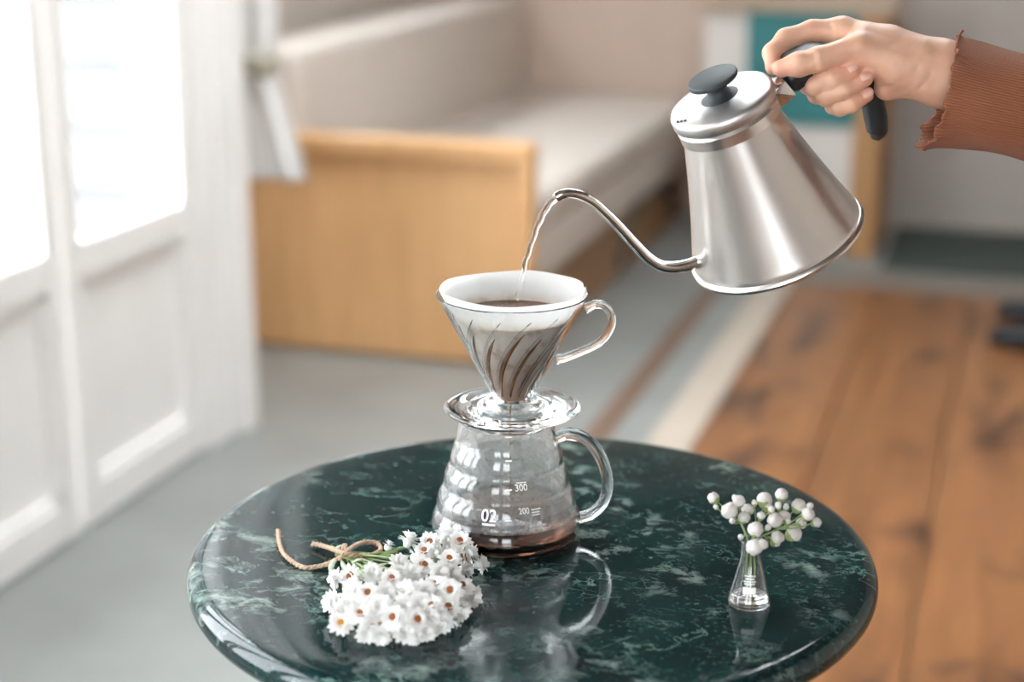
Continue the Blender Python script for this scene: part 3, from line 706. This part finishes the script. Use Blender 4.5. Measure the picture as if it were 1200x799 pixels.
# ------------------------------------------------------------------ hand (one continuous surface from a distance field)
def surface_nets(V, org, h):
    nx, ny, nz = V.shape; ins = V < 0
    cs = np.zeros((nx-1, ny-1, nz-1), np.int8)
    for i in (0, 1):
        for j in (0, 1):
            for k_ in (0, 1): cs += ins[i:nx-1+i, j:ny-1+j, k_:nz-1+k_]
    act = np.argwhere((cs > 0) & (cs < 8)); idx = -np.ones(cs.shape, np.int64); idx[tuple(act.T)] = np.arange(len(act))
    acc = np.zeros((len(act), 3)); cnt = np.zeros(len(act))
    cor = [(i, j, k_) for i in (0, 1) for j in (0, 1) for k_ in (0, 1)]
    for a in cor:
        for ax in range(3):
            if a[ax]: continue
            b_ = list(a); b_[ax] = 1
            va = V[act[:, 0]+a[0], act[:, 1]+a[1], act[:, 2]+a[2]]; vb = V[act[:, 0]+b_[0], act[:, 1]+b_[1], act[:, 2]+b_[2]]
            mk = (va < 0) != (vb < 0); t_ = np.where(mk, va/np.where(va-vb == 0, 1, va-vb), 0)
            p = np.array(a, float)[None]+np.zeros((len(act), 3)); p[:, ax] += t_
            acc += p*mk[:, None]; cnt += mk
    P = (act+acc/np.maximum(cnt, 1)[:, None])*h+org
    quads = []
    for ax in range(3):
        sl0 = [slice(1, -1)]*3; sl1 = [slice(1, -1)]*3
        sl0[ax] = slice(0, -1); sl1[ax] = slice(1, None)
        A, B = ins[tuple(sl0)], ins[tuple(sl1)]
        e_ = np.argwhere(A != B); flip = A[tuple(e_.T)]
        base = e_.copy(); o1, o2 = [(1, 2), (2, 0), (0, 1)][ax]
        for a in range(3):
            if a != ax: base[:, a] += 1
        def cid(d1, d2):
            q = base.copy(); q[:, o1] += d1; q[:, o2] += d2; return idx[tuple(q.T)]
        Q = np.stack([cid(-1, -1), cid(0, -1), cid(0, 0), cid(-1, 0)], 1)
        Q[~flip] = Q[~flip][:, ::-1]; quads.append(Q)
    return P, np.vstack(quads)
HD = float(np.dot(kp(985, 75)-CAM, cam_fwd)); PXM = HD/F_PX          # metres per pixel at the handle
def H(px, py, w): return at_depth(px, py, HD-w*PXM)                    # w: pixels towards the camera
def cone_d(G, a, b_, ra, rb_):
    ba = b_-a; pa = G-a; t_ = np.clip((pa@ba)/np.dot(ba, ba), 0, 1)
    return np.linalg.norm(pa-t_[..., None]*ba, axis=-1)-(ra+(rb_-ra)*t_)
def smin(a, b_, k_):
    h_ = np.clip(.5+.5*(b_-a)/k_, 0, 1); return b_*(1-h_)+a*h_-k_*h_*(1-h_)
def chain(G, pts, k_=.004):
    d = None
    for (p, q) in zip(pts[:-1], pts[1:]):
        e_ = cone_d(G, H(*p[:3]), H(*q[:3]), p[3]*PXM, q[3]*PXM)
        d = e_ if d is None else smin(d, e_, k_)
    return d
FING = dict(
    index=[(986, 36, -10, 15), (952, 36, -14, 12.5), (921, 45, -12, 11.5), (905, 62, -4, 10.8), (906, 79, 8, 9.2)],
    thumb=[(1048, 78, 14, 22), (1003, 57, 24, 16), (958, 70, 28, 14.0), (936, 75.5, 26, 13.8), (916, 80, 20, 10.5)],
    middle=[(996, 46, -20, 15), (956, 74, -26, 12.5), (948, 98, -8, 12), (957, 101, 14, 12.2), (976, 94, 25, 11.6), (999, 83, 26, 9.4)],
    ring=[(1008, 56, -24, 14.5), (968, 86, -28, 12), (958, 110, -8, 11.2), (968, 113, 14, 11.0), (988, 106, 25, 10.6), (1014, 93, 25, 8.8)],
    little=[(1022, 70, -26, 13.5), (988, 104, -28, 10.5), (977, 124, -10, 9.6), (984, 126, 12, 9.6), (998, 122, 21, 9.4), (1016, 112, 21, 7.8)],
)
CREASES = [([(1038, 101, 16), (1056, 92, 28), (1074, 80, 34), (1080, 70, 34)], .0016, .0022), ([(1064, 110, 8), (1080, 100, 26), (1090, 86, 32), (1092, 72, 32)], .0012, .0020), ([(1084, 112, 14), (1096, 98, 28), (1100, 84, 32)], .0008, .0018),
           ([(949, 57, 34), (955, 68, 42), (956, 80, 38)], .0010, .0016), ([(944, 60, 34), (949, 70, 40)], .0006, .0014), ([(973, 30, 2), (978, 44, 6)], .0010, .0018), ([(967, 86, 30), (974, 96, 37), (978, 105, 34)], .0007, .0014), ([(980, 99, 30), (987, 106, 36), (991, 114, 33)], .0007, .0014), ([(992, 115, 26), (997, 122, 31), (1000, 129, 28)], .0006, .0013)]
def hand_sdf(G):
    palm = chain(G, [(988, 37, -10, 16), (1040, 54, -4, 24), (1100, 80, 2, 29)])
    palm = smin(palm, chain(G, [(1000, 48, -20, 15), (1050, 66, -16, 23), (1102, 82, -6, 29)]), .010)
    palm = smin(palm, chain(G, [(1022, 70, -24, 14), (1056, 86, -12, 20), (1100, 96, -4, 27)]), .010)
    palm = smin(palm, chain(G, [(1006, 57, 20, 14), (1046, 78, 14, 21), (1084, 88, 8, 26)]), .008)
    palm = smin(palm, chain(G, [(1040, 102, -2, 16), (1072, 92, 2, 21), (1104, 92, 2, 27)]), .006)
    palm = smin(palm, chain(G, [(1104, 78, 4, 29), (1150, 96, 2, 30), (1300, 140, -4, 38), (1440, 180, -10, 44)]), .010)
    palm = smin(palm, chain(G, [(1104, 96, -2, 27), (1150, 112, -4, 29), (1300, 150, -8, 38), (1440, 190, -10, 44)]), .010)
    palm = smin(palm, chain(G, [(1014, 46, 8, 15), (1070, 72, 12, 25)]), .010)
    fg = {k_: chain(G, v) for k_, v in FING.items()}
    # finger joints: slight knuckle swelling and creases come from the radii; nails are thin raised plates
    d = palm
    d = smin(d, fg['index'], .007)
    curl = np.minimum(np.minimum(fg['middle'], fg['ring']), fg['little'])
    # fingers join the palm only near the knuckles
    root = cone_d(G, H(992, 40, -16), H(1024, 72, -26), 20*PXM, 20*PXM)
    d = np.minimum(np.where(root < .012, smin(d, curl, .006), np.minimum(d, curl)), d)
    d = np.where(root < .012, d, np.minimum(d, curl))
    th = fg['thumb']
    near_base = np.clip((cone_d(G, H(1014, 60, 24), H(1050, 80, 14), 20*PXM, 28*PXM))/.010, 0, 1)
    d = smin(d, th, .0012+.007*(1-near_base))
    for pl, dep, wd in CREASES:
        g_ = None
        for (p, q) in zip(pl[:-1], pl[1:]):
            e_ = cone_d(G, H(*p), H(*q), 0, 0); g_ = e_ if g_ is None else np.minimum(g_, e_)
        d = d+dep*np.exp(-(g_/wd)**2)
    return d
NAILS = [((1000, 81.5, 26.0), (9.5, 7.0), 'middle'), ((1016, 90.5, 24.5), (9, 6.6), 'ring'), ((1017, 110.5, 20.5), (8, 6), 'little')]
def build_hand():
    h = .00125
    cs = np.array([H(x, y, w_) for x in (888, 1445) for y in (12, 240) for w_ in (-60, 60)])
    # local box aligned to the camera axes keeps the grid small
    Bx = np.stack([cam_right, cam_up, -cam_fwd]); O = H(1000, 80, 0)
    lc = (cs-O)@Bx.T; lo_, hi_ = lc.min(0)-.004, lc.max(0)+.004
    hi_[0] = (H(1235, 100, 0)-O)@Bx[0]; lo_[1] = min(((H(1235, 195, 0)-O)@Bx[1]), -.075)
    hi_[1] = (H(1000, 10, 0)-O)@Bx[1]; lo_[2], hi_[2] = -.052, .052
    ns = np.ceil((hi_-lo_)/h).astype(int)
    g = np.stack(np.meshgrid(*[lo_[i]+h*np.arange(ns[i]) for i in range(3)], indexing='ij'), -1)
    V = np.empty(g.shape[:3], np.float32)
    for i in range(0, ns[0], 16): V[i:i+16] = hand_sdf(g[i:i+16]@Bx+O)
    V[-1] = .01; V[0] = .01; V[:, 0] = .01; V[:, -1] = .01; V[:, :, 0] = .01; V[:, :, -1] = .01
    P, Q = surface_nets(V, lo_, h)
    return P@Bx+O, Q
hv, hq = build_hand()
def skin_mat():
    mt, nt, b = new_mat('skin')
    at = nt.nodes.new('ShaderNodeAttribute'); at.attribute_name = 'tint'
    v = coords(nt); n1 = noise(nt, v, 45, 5, .6); n2 = noise(nt, v, 900, 3, .6); n3 = noise(nt, v, 260, 4, .6, .6)
    base = ramp(nt, n1, [(.3, (.59, .325, .215)), (.7, (.68, .41, .29))])
    sx = nt.nodes.new('ShaderNodeSeparateColor'); nt.links.new(at.outputs['Color'], sx.inputs[0])
    base = mixc(nt, sx.outputs[0], base, (.66, .27, .18)); base = mixc(nt, sx.outputs[1], base, (.74, .40, .33))
    nt.links.new(base, b.inputs['Base Color']); b.inputs['Roughness'].default_value = .48
    b.inputs['Subsurface Weight'].default_value = .18; b.inputs['Subsurface Radius'].default_value = (.006, .0025, .0012); b.inputs['Subsurface Scale'].default_value = 1.0
    bump(nt, b, math_n(nt, 'ADD', n2, n3), .10, .0006)
    return mt
M['skin'] = skin_mat()
hand = obj('person', (hv, hq), M['skin']); tag(hand, 'person\'s right hand and forearm in a rust ribbed sleeve gripping the kettle handle', 'person')
me = hand.data
me.polygons.foreach_set('use_smooth', [True]*len(me.polygons))
ca = me.color_attributes.new('tint', 'FLOAT_COLOR', 'POINT')
co_ = np.empty(len(me.vertices)*3); me.vertices.foreach_get('co', co_); co_ = co_.reshape(-1, 3)
red = np.zeros(len(co_)); nail = np.zeros(len(co_))
for kf, v in FING.items():
    tip = H(*v[-1][:3]); red = np.maximum(red, .75*np.exp(-((np.linalg.norm(co_-tip, axis=1)/.011)**2)))
    kn_ = H(*v[1][:3]); red = np.maximum(red, .35*np.exp(-((np.linalg.norm(co_-kn_, axis=1)/.010)**2)))
ca.data.foreach_set('color', np.stack([red, nail, np.zeros_like(red), np.ones_like(red)], 1).ravel())
sm = hand.modifiers.new('relax', 'SMOOTH'); sm.factor = .5; sm.iterations = 2
M['nail'] = plain('fingernail', (.66, .36, .285), .35, .04, 200)
def nail_mesh(c, sx_, sy_, ax, nrm):
    c = np.asarray(c); ax = ax/np.linalg.norm(ax); nrm = nrm-ax*np.dot(nrm, ax); nrm /= np.linalg.norm(nrm); bi = np.cross(nrm, ax)
    V, Fc = [], []; n = 20
    for ri, (s_, zz) in enumerate(((1.0, -.0006), (1.0, .0002), (.8, .0006), (.4, .0009), (.0, .0010))):
        for k_ in range(n):
            a = 2*PI*k_/n; ca_, sa_ = math.cos(a), math.sin(a)
            sq = (abs(ca_)**2.8+abs(sa_)**2.8)**(-1/2.8)
            x, y = ca_*sq*s_*sx_, sa_*sq*s_*sy_
            V.append(tuple(c+ax*x+bi*y+nrm*(zz-(y*y)/(2*.0075)-(x*x)/(2*.02))))
    for i in range(4):
        for k_ in range(n): Fc.append((i*n+k_, i*n+(k_+1) % n, (i+1)*n+(k_+1) % n, (i+1)*n+k_))
    Fc.append(tuple(range(n))); return V, Fc
for (kf, off) in (('middle', (3, -2)), ('ring', (3, -2)), ('little', (2, -1.5))):
    v = FING[kf]; a, b_ = H(*v[-2][:3]), H(*v[-1][:3]); ax = b_-a; ax /= np.linalg.norm(ax)
    rr = v[-1][3]*PXM; nr = -cam_fwd*.80+cam_right*.10+cam_up*.55
    nr = nr-ax*np.dot(nr, ax); nr /= np.linalg.norm(nr)
    obj('fingernail', nail_mesh(b_+nr*(rr-.0001)-ax*.0004, .0054, .0042, ax, nr), M['nail'], hand, True)
# sleeve
def sleeve_mat():
    mt, nt, b = new_mat('rust_rib_knit')
    uvn = nt.nodes.new('ShaderNodeUVMap'); uvn.uv_map = 'UVMap'; sx = nt.nodes.new('ShaderNodeSeparateXYZ'); nt.links.new(uvn.outputs[0], sx.inputs[0])
    wv_ = math_n(nt, 'SINE', math_n(nt, 'MULTIPLY', sx.outputs[0], 2*PI*120)); w01 = math_n(nt, 'ADD', math_n(nt, 'MULTIPLY', wv_, .5), .5)
    v = coords(nt); n1 = noise(nt, v, 30, 5, .6); n2 = noise(nt, v, 700, 4, .6)
    c = mixc(nt, w01, (.19, .055, .023), (.33, .108, .045)); c = mixc(nt, .35, c, ramp(nt, n1, [(.3, (.20, .068, .031)), (.7, (.29, .105, .048))]))
    nt.links.new(c, b.inputs['Base Color']); b.inputs['Roughness'].default_value = .9; b.inputs['Sheen Weight'].default_value = .08; b.inputs['Sheen Roughness'].default_value = .5
    bump(nt, b, math_n(nt, 'ADD', w01, math_n(nt, 'MULTIPLY', n2, .4)), .55, .0012); return mt
M['sleeve'] = sleeve_mat()
def sleeve():
    n = 180; rows = 44; V = []; UV = []
    for i in range(rows):
        t_ = i/(rows-1); s_ = t_**1.35
        # centre line and radii in pixels around the forearm
        cx, cy = 1112+s_*190, 105+s_*44
        rv, rd = 64-3*s_, 52+4*s_           # vertical and depth radii
        if t_ < .08: pass
        for k_ in range(n):
            a = 2*PI*k_/n; ca_, sa_ = math.cos(a), math.sin(a)    # a=0 near camera, pi/2 up
            fr = math.exp(-t_*22); fr2 = math.exp(-t_*7)
            ruf = (math.sin(a*11+.4)+.6*math.sin(a*19+1.7)+.5*math.sin(a*29))*3.0*fr
            # oblique cuff: top right, bottom reaching left on the far side
            ex = fr2*(14*sa_ - 24*max(0, -sa_)*(1-ca_)*.75 + ruf*.9)
            rr = 1+.045*math.sin(a*3+t_*9)*(t_*(1-t_)*2.2)+.03*math.sin(a*2-t_*13+1)*t_
            px = cx+ex*1.0; py = cy-(rv*rr+ruf*.6+fr*2)*sa_-ex*.12
            w_ = (rd*rr+ruf*.6)*ca_
            V.append(tuple(H(px, py, w_))); UV.append((k_/n, t_))
    Fc = [(i*n+k_, i*n+(k_+1) % n, (i+1)*n+(k_+1) % n, (i+1)*n+k_) for i in range(rows-1) for k_ in range(n)]
    return V, Fc
slv = obj('sleeve', sleeve(), M['sleeve'], hand, True)
uvl = slv.data.uv_layers.new(name='UVMap'); n = 180
for p in slv.data.polygons:
    ks = [slv.data.loops[li].vertex_index % n for li in p.loop_indices]; wr = (n-1 in ks and 0 in ks)
    for li in p.loop_indices:
        vi = slv.data.loops[li].vertex_index; kk = vi % n
        uvl.data[li].uv = ((n if (wr and kk == 0) else kk)/n, (vi//n)/44)
md = slv.modifiers.new('thickness', 'SOLIDIFY'); md.thickness = .0016; md.offset = -1

# ------------------------------------------------------------------ bouquet on the table
BQ = on_z(455, 690, TABLE_Z)
bq = empty('flower_bouquet', BQ); tag(bq, 'bunch of white papery daisies tied with jute twine lying on marble', 'bouquet')
def flower_mesh(seed, rad=.0098):
    r = random.Random(seed); V, Fc = [], []
    for lay, (npet, ln, el, z_) in enumerate(((13, 1.0, .10, 0), (12, .92, .45, .0008), (10, .74, .85, .0014))):
        for i in range(npet):
            a = 2*PI*(i+.5*lay+r.uniform(-.18, .18))/npet; l_ = rad*ln*r.uniform(.88, 1.1); w_ = rad*.20*r.uniform(.9, 1.15); e_ = el+r.uniform(-.12, .12)
            ca_, sa_ = math.cos(a), math.sin(a); pts = []
            for (tl, tw) in ((.12, .55), (.5, 1.0), (.82, .72), (1.0, .0)):
                lift = math.sin(e_)*l_*tl+z_+.0006*math.sin(tl*PI); dd = math.cos(e_)*l_*tl
                for sgn in ((-1, 1) if tw > 0 else (0,)):
                    pts.append((dd*ca_-sgn*w_*tw*sa_, dd*sa_+sgn*w_*tw*ca_, lift+abs(sgn)*.0004))
            n0 = len(V); V += pts
            Fc += [(n0, n0+1, n0+3, n0+2), (n0+2, n0+3, n0+5, n0+4), (n0+4, n0+5, n0+6)]
    # receptacle under the petals
    c_ = lathe([(0, -.0035), (.0022, -.0028), (.0034, -.0008), (.0032, .0012), (0, .0016)], 10); n0 = len(V)
    V += c_[0]; Fc += [tuple(x+n0 for x in q) for q in c_[1]]
    return V, Fc
fl_me = []
for s_ in range(5):
    o = obj('flower', flower_mesh(s_), M['petal']); fl_me.append(o.data); bpy.data.objects.remove(o)
dsc = obj('flower_center', lathe([(.0034, .0015), (.0036, .0034), (.0030, .0047), (.0015, .0054), (0, .0055)], 14), M['disc']); disc_me = dsc.data; bpy.data.objects.remove(dsc)
disc_y = disc_me.copy(); disc_y.materials[0] = M['disc_y']
face = [(459, 680, .030), (432, 697, .027), (423, 721, .020), (400, 732, .012), (463, 725, .019), (508, 711, .022), (527, 692, .026), (527, 656, .031), (504, 636, .031), (498, 648, .030), (539, 637, .026), (541, 689, .018), (526, 714, .014), (510, 687, .026)]
fill = [(478, 636, .022), (560, 662, .008), (397, 678, .017), (413, 674, .020), (394, 705, .012), (410, 706, .019), (437, 672, .022), (447, 742, .008), (475, 741, .009), (487, 726, .018), (499, 738, .009), (519, 727, .010), (536, 714, .010), (549, 699, .008),
        (513, 671, .030), (494, 664, .029), (482, 672, .027), (478, 692, .027), (491, 706, .024), (541, 668, .020), (515, 648, .026), (521, 631, .024), (547, 648, .016), (446, 710, .023), (474, 708, .024), (499, 690, .027), (416, 690, .021), (450, 729, .013), (430, 741, .008), (526, 673, .025),
        (503, 722, .016), (467, 661, .024), (486, 652, .022), (538, 655, .020), (452, 695, .027), (403, 719, .012), (466, 674, .026), (535, 702, .014), (484, 741, .008), (438, 733, .011), (513, 722, .014)]
def place_flower(px, py, hgt, open_, i):
    P = on_z(px, py, TABLE_Z+hgt)
    if open_:
        to_cam = CAM-P; to_cam /= np.linalg.norm(to_cam)
        nr = to_cam*.75+np.array([0, 0, .75])+rng.normal(0, .22, 3)
    else:
        out_ = P-np.array([BQ[0], BQ[1], TABLE_Z+.012]); out_ /= np.linalg.norm(out_)+1e-6
        nr = out_*.9+np.array([0, 0, .35])+rng.normal(0, .28, 3)-FWD_H*.1
        if nr[2] < -.2: nr[2] = .1
    nr /= np.linalg.norm(nr); q = Vector(tuple(nr)).to_track_quat('Z', 'Y')
    f_o = bpy.data.objects.new('flower', fl_me[i % 5]); COL.objects.link(f_o); f_o.parent = bq
    f_o.location = Vector(tuple(P-BQ)); f_o.rotation_mode = 'QUATERNION'; f_o.rotation_quaternion = q
    s_ = rng.uniform(.90, 1.1)*(1.0 if open_ else .98); f_o.scale = (s_, s_, s_*(1 if open_ else 1.25))
    if open_ or i % 6 == 3:
        d_o = bpy.data.objects.new('flower_center', disc_y if (px, py) == (400, 732) else disc_me); COL.objects.link(d_o); d_o.parent = f_o
    return P, nr
KNOT = on_z(404, 648, TABLE_Z+.007)
bases = []
for i, (x, y, h_) in enumerate(face): bases.append(place_flower(x, y, h_, True, i))
for i, (x, y, h_) in enumerate(fill): bases.append(place_flower(x, y, h_, False, i))
for j, (P, nr) in enumerate(bases):
    if j % 3: continue
    p1 = P-nr*.0035; mid_ = (p1+KNOT)/2+np.array([0, 0, -.002]); mid_[2] = max(mid_[2], TABLE_Z+.004)
    p2 = p1-nr*.008; p2[2] = max(p2[2], TABLE_Z+.003)
    kk = KNOT+rng.normal(0, .0016, 3); kk[2] = max(kk[2], TABLE_Z+.0025)
    obj('stem', tube(spline([p1, p2, mid_, kk], 4), .0009, 6), M['stem'], bq, True, True)
# stem ends beyond the knot, curled pale leaves
for (pts, r0, mk) in (
    ([(470, 642, .010), (446, 650, .007), (425, 651, .007), (404, 649, .007), (393, 650, .006)], .0014, 'stem'),
    ([(466, 646, .010), (440, 652, .007), (420, 653, .007), (398, 645, .006), (390, 641, .005)], .0012, 'stem'),
    ([(478, 640, .013), (455, 647, .009), (430, 650, .009), (402, 651, .008)], .0013, 'stem')):
    obj('stem', tube(spline([on_z(x, y, TABLE_Z+z_) for x, y, z_ in pts], 5), r0, 8), M[mk], bq, True, True)
for pts in ([(402, 652, .006), (391, 658, .010), (388, 668, .012), (394, 677, .008)], [(400, 655, .008), (404, 664, .012), (414, 668, .012), (424, 662, .006)], [(436, 657, .008), (424, 668, .012), (424, 678, .010), (436, 682, .008)],
            [(455, 660, .012), (440, 664, .014), (430, 672, .013)], [(398, 650, .005), (396, 642, .008), (402, 638, .010)], [(412, 660, .01), (420, 656, .013), (432, 658, .010)]):
    obj('leaf', tube(spline([on_z(x, y, TABLE_Z+z_) for x, y, z_ in pts], 6), [.0006, .0024, .0026, .0018, .0004], 8, ref=(0, 0, 1), rad2=None) if False else
        tube(spline([on_z(x, y, TABLE_Z+z_) for x, y, z_ in pts], 6), [.0004, .0007, .0007, .0006, .0003], 8, ref=(0, 0, 1), rad2=[.0006, .0022, .0024, .0016, .0004]), M['leaf'], bq, True, True)
obj('flower_bud', flower_mesh(9, .0062), M['petal'], bq); bd = COL.objects[-1]; bd.location = Vector(tuple(on_z(455, 641, TABLE_Z+.012)-BQ)); bd.rotation_euler = (-.5, .3, 0)
# twine: two strands twisted around the centre line
tw = [(326, 621, .004), (327, 634, .003), (332, 648, .0025), (344, 659, .0022), (357, 665, .0022), (376, 663, .003), (392, 657, .008), (401, 651, .0125), (410, 643, .012), (421, 637, .008), (430, 635, .006), (442, 637, .005), (446, 644, .0055), (436, 650, .0075), (424, 651, .010),
      (412, 650, .0125), (403, 648, .0135), (394, 645, .010), (386, 642, .006), (376, 639, .004), (366, 637, .003)]
ctr = spline([on_z(x, y, TABLE_Z+z_) for x, y, z_ in tw], 14)
def twine():
    parts = []
    T = np.gradient(ctr, axis=0); T /= np.linalg.norm(T, axis=1)[:, None]
    s_ = np.r_[0, np.cumsum(np.linalg.norm(np.diff(ctr, axis=0), axis=1))]
    side = np.cross(T, UPZ); side /= np.linalg.norm(side, axis=1)[:, None]; upv = np.cross(side, T)
    for ph in (0, PI):
        a = s_/.0042*2*PI*.5+ph; p = ctr+(side*np.cos(a)[:, None]+upv*np.sin(a)[:, None])*.0008
        parts.append(tube(p, .00125, 7))
    return merge(*parts)
tws = obj('twine', twine(), M['twine'], bq, True, True)
wrap = [KNOT+cam_right*(.0012*math.sin(t_*.5))+FWD_H*.0062*math.cos(t_)+UPZ*(.0058*math.sin(t_)+.0005) for t_ in np.linspace(0, 4*PI, 50)]
obj('twine_knot', tube(wrap, .0014, 7), M['twine'], bq, True, True)
def fuzz():
    parts = []
    for _ in range(110):
        i = rng.integers(3, len(ctr)-3); p = ctr[i]+rng.normal(0, .0008, 3); d = rng.normal(0, 1, 3); d[2] = abs(d[2])*.4; d /= np.linalg.norm(d); l_ = rng.uniform(.002, .006)
        q = p+d*l_*.6+rng.normal(0, .0006, 3); r2 = p+d*l_+np.array([0, 0, -.0006])
        for z_ in (p, q, r2): z_[2] = max(z_[2], TABLE_Z+.0006)
        parts.append(tube([p, q, r2], [.00018, .00016, .0001], 4))
    return merge(*parts)
fz = obj('twine_fibres', fuzz(), M['twine'], bq, True, True); fz['kind'] = 'stuff'

# ------------------------------------------------------------------ flask vase with sprigs
VB = on_z(877.5, 708, TABLE_Z); vs = empty('flask_vase', VB, ROTZ); tag(vs, 'tiny conical glass flask holding white button flowers', 'vase')
vo = [(.0128, .0006), (.0148, .0016), (.0154, .0036), (.0150, .0060), (.0135, .0120), (.0115, .0200), (.0095, .0280), (.0080, .0345), (.0074, .0385), (.0073, .0450), (.0078, .0485), (.0086, .0500), (.0088, .0506)]
vo = [tuple(p) for p in spline(vo, 3)]
vi = [(r-.0011, max(z, .0026)) for r, z in vo][::-1]; vi[0] = (.0080, .0508)
obj('glass_body', lathe([(0, .0010), (.010, .0006)]+vo+[q for q in vi if q[1] > .0027]+[(.0126, .0026), (0, .0030)], 64), M['vase_glass'], vs)
wz = .0085
obj('water', lathe([(0, .0032), (.0125, .0032)]+[(r-.0005, z) for r, z in sorted(vi, key=lambda q: q[1]) if .0036 < z < wz]+[(.0126, wz), (0, wz)], 48), M['water'], vs)
def vase_r(z): return float(np.interp(z, [q[1] for q in vo], [q[0] for q in vo]))
va = -PI/2-.16
for (zz, w_) in ((.0262, .0085), (.0242, .0064), (.0222, .0090), (.0206, .0078)): wrap_bar(w_, .0009, va, zz, vs, vase_r, 'print_bar')
wrap_bar(.0095, .0048, va, .0138, vs, vase_r, 'print_patch')
VN = VB+UPZ*.0495
VD = float(np.dot(VB+UPZ*.06-CAM, cam_fwd)); VPX = VD/F_PX
heads = [(836, 583, 7.2), (855, 598, 10), (866, 587, 7.4), (876, 597, 7.6), (872, 606, 7.2), (892, 604, 5), (896, 585, 9), (916, 579, 7.6), (885.5, 620, 9), (908, 609, 9), (919, 605, 7.6), (936, 592, 8.6), (947, 602.5, 8), (957, 612, 6), (939, 613, 6.6), (930.6, 625, 9.6), (911.5, 630, 8), (884, 641, 9.6), (894, 638, 6.5), (899, 592, 6.5), (909, 635, 6)]
buds = [(839, 594, 3), (884, 589, 3.4), (912, 592, 4), (921, 594, 3.6), (949, 593, 4), (858, 610, 3.4), (868, 629, 3.2), (900, 618, 3.6), (904, 597, 4), (861, 583, 3.4), (924, 611, 3)]
def head_mesh(seed):
    bm = bmesh.new(); bmesh.ops.create_icosphere(bm, subdivisions=3, radius=1.0); r = np.random.default_rng(seed)
    dirs = r.normal(0, 1, (46, 3)); dirs /= np.linalg.norm(dirs, axis=1)[:, None]
    for v in bm.verts:
        d = np.array(v.co); d /= np.linalg.norm(d); c_ = (dirs@d).max(); s_ = .80+.24*max(0, (c_-.88)/.12); v.co = Vector(tuple(d*s_*np.array([1, 1, .92])))
    bm.verts.index_update(); o_ = ([tuple(v.co) for v in bm.verts], [tuple(v.index for v in f.verts) for f in bm.faces]); bm.free(); return o_
hm = []
for s_ in range(4):
    o = obj('bloom', head_mesh(s_), M['bud']); hm.append(o.data); bpy.data.objects.remove(o)
o = obj('calyx', lathe([(.0, -1.25), (.35, -1.15), (.72, -.75), (.80, -.45), (.6, -.3), (0, -.2)], 12), M['calyx']); calm = o.data; bpy.data.objects.remove(o)
groups = [(lambda x: x < 880, (868, 612), 'sprig of white button flowers leaning to the door side of the flask'), (lambda x: 880 <= x < 905, (886, 614), 'upright sprig of white button flowers in the middle of the flask'), (lambda x: x >= 905, (912, 620), 'widest sprig of white button flowers leaning to the planks side of the flask')]
for gi, (sel, fork, lab) in enumerate(groups):
    root = VB+UPZ*.0045+cam_right*(.002*(gi-1))
    sg = empty('flower_sprig', root); tag(sg, lab, 'flower', 'flower sprigs in the flask')
    dz_ = (.003, -.006, .002)[gi]
    fk = at_depth(fork[0], fork[1], VD+dz_); neck = VN+cam_right*(.0028*(gi-1))-FWD_H*.001
    main = [spline([root, (root+neck)/2+cam_right*.0006*(gi-1), neck, fk], 6)]
    parts = [tube(main[0], [.0009, .0008, .0007], 7)]; pend = []
    for kk, lst in (('bloom', heads), ('bud', buds)):
        for j, (x, y, r) in enumerate(lst):
            if not sel(x): continue
            P = at_depth(x, y, VD+dz_+rng.uniform(-.011, .011)-(.006 if y > 630 else 0)); base_ = fk if y < 618 else neck*.6+fk*.4
            d = P-base_; mid_ = base_+d*.5+cam_right*.001*rng.normal()+UPZ*(-.0015)
            parts.append(tube(spline([base_, mid_, P-d/np.linalg.norm(d)*r*VPX*.8], 4), [.0006, .0005, .0004], 6)); pend.append((kk, P, d, r*VPX, j))
    obj('stem', merge(*parts), M['stem'], sg, True, True)
    for kk, P, d, r, j in pend:
        q = Vector(tuple(d+UPZ*.01)).to_track_quat('Z', 'Y')
        h_o = bpy.data.objects.new(kk, hm[j % 4]); COL.objects.link(h_o); h_o.parent = sg; h_o.location = Vector(tuple(P-root)); h_o.rotation_mode = 'QUATERNION'; h_o.rotation_quaternion = q
        h_o.scale = (r*1.02, r*1.02, r*(1.0 if kk == 'bloom' else 1.25))
        c_o = bpy.data.objects.new('calyx', calm); COL.objects.link(c_o); c_o.parent = h_o
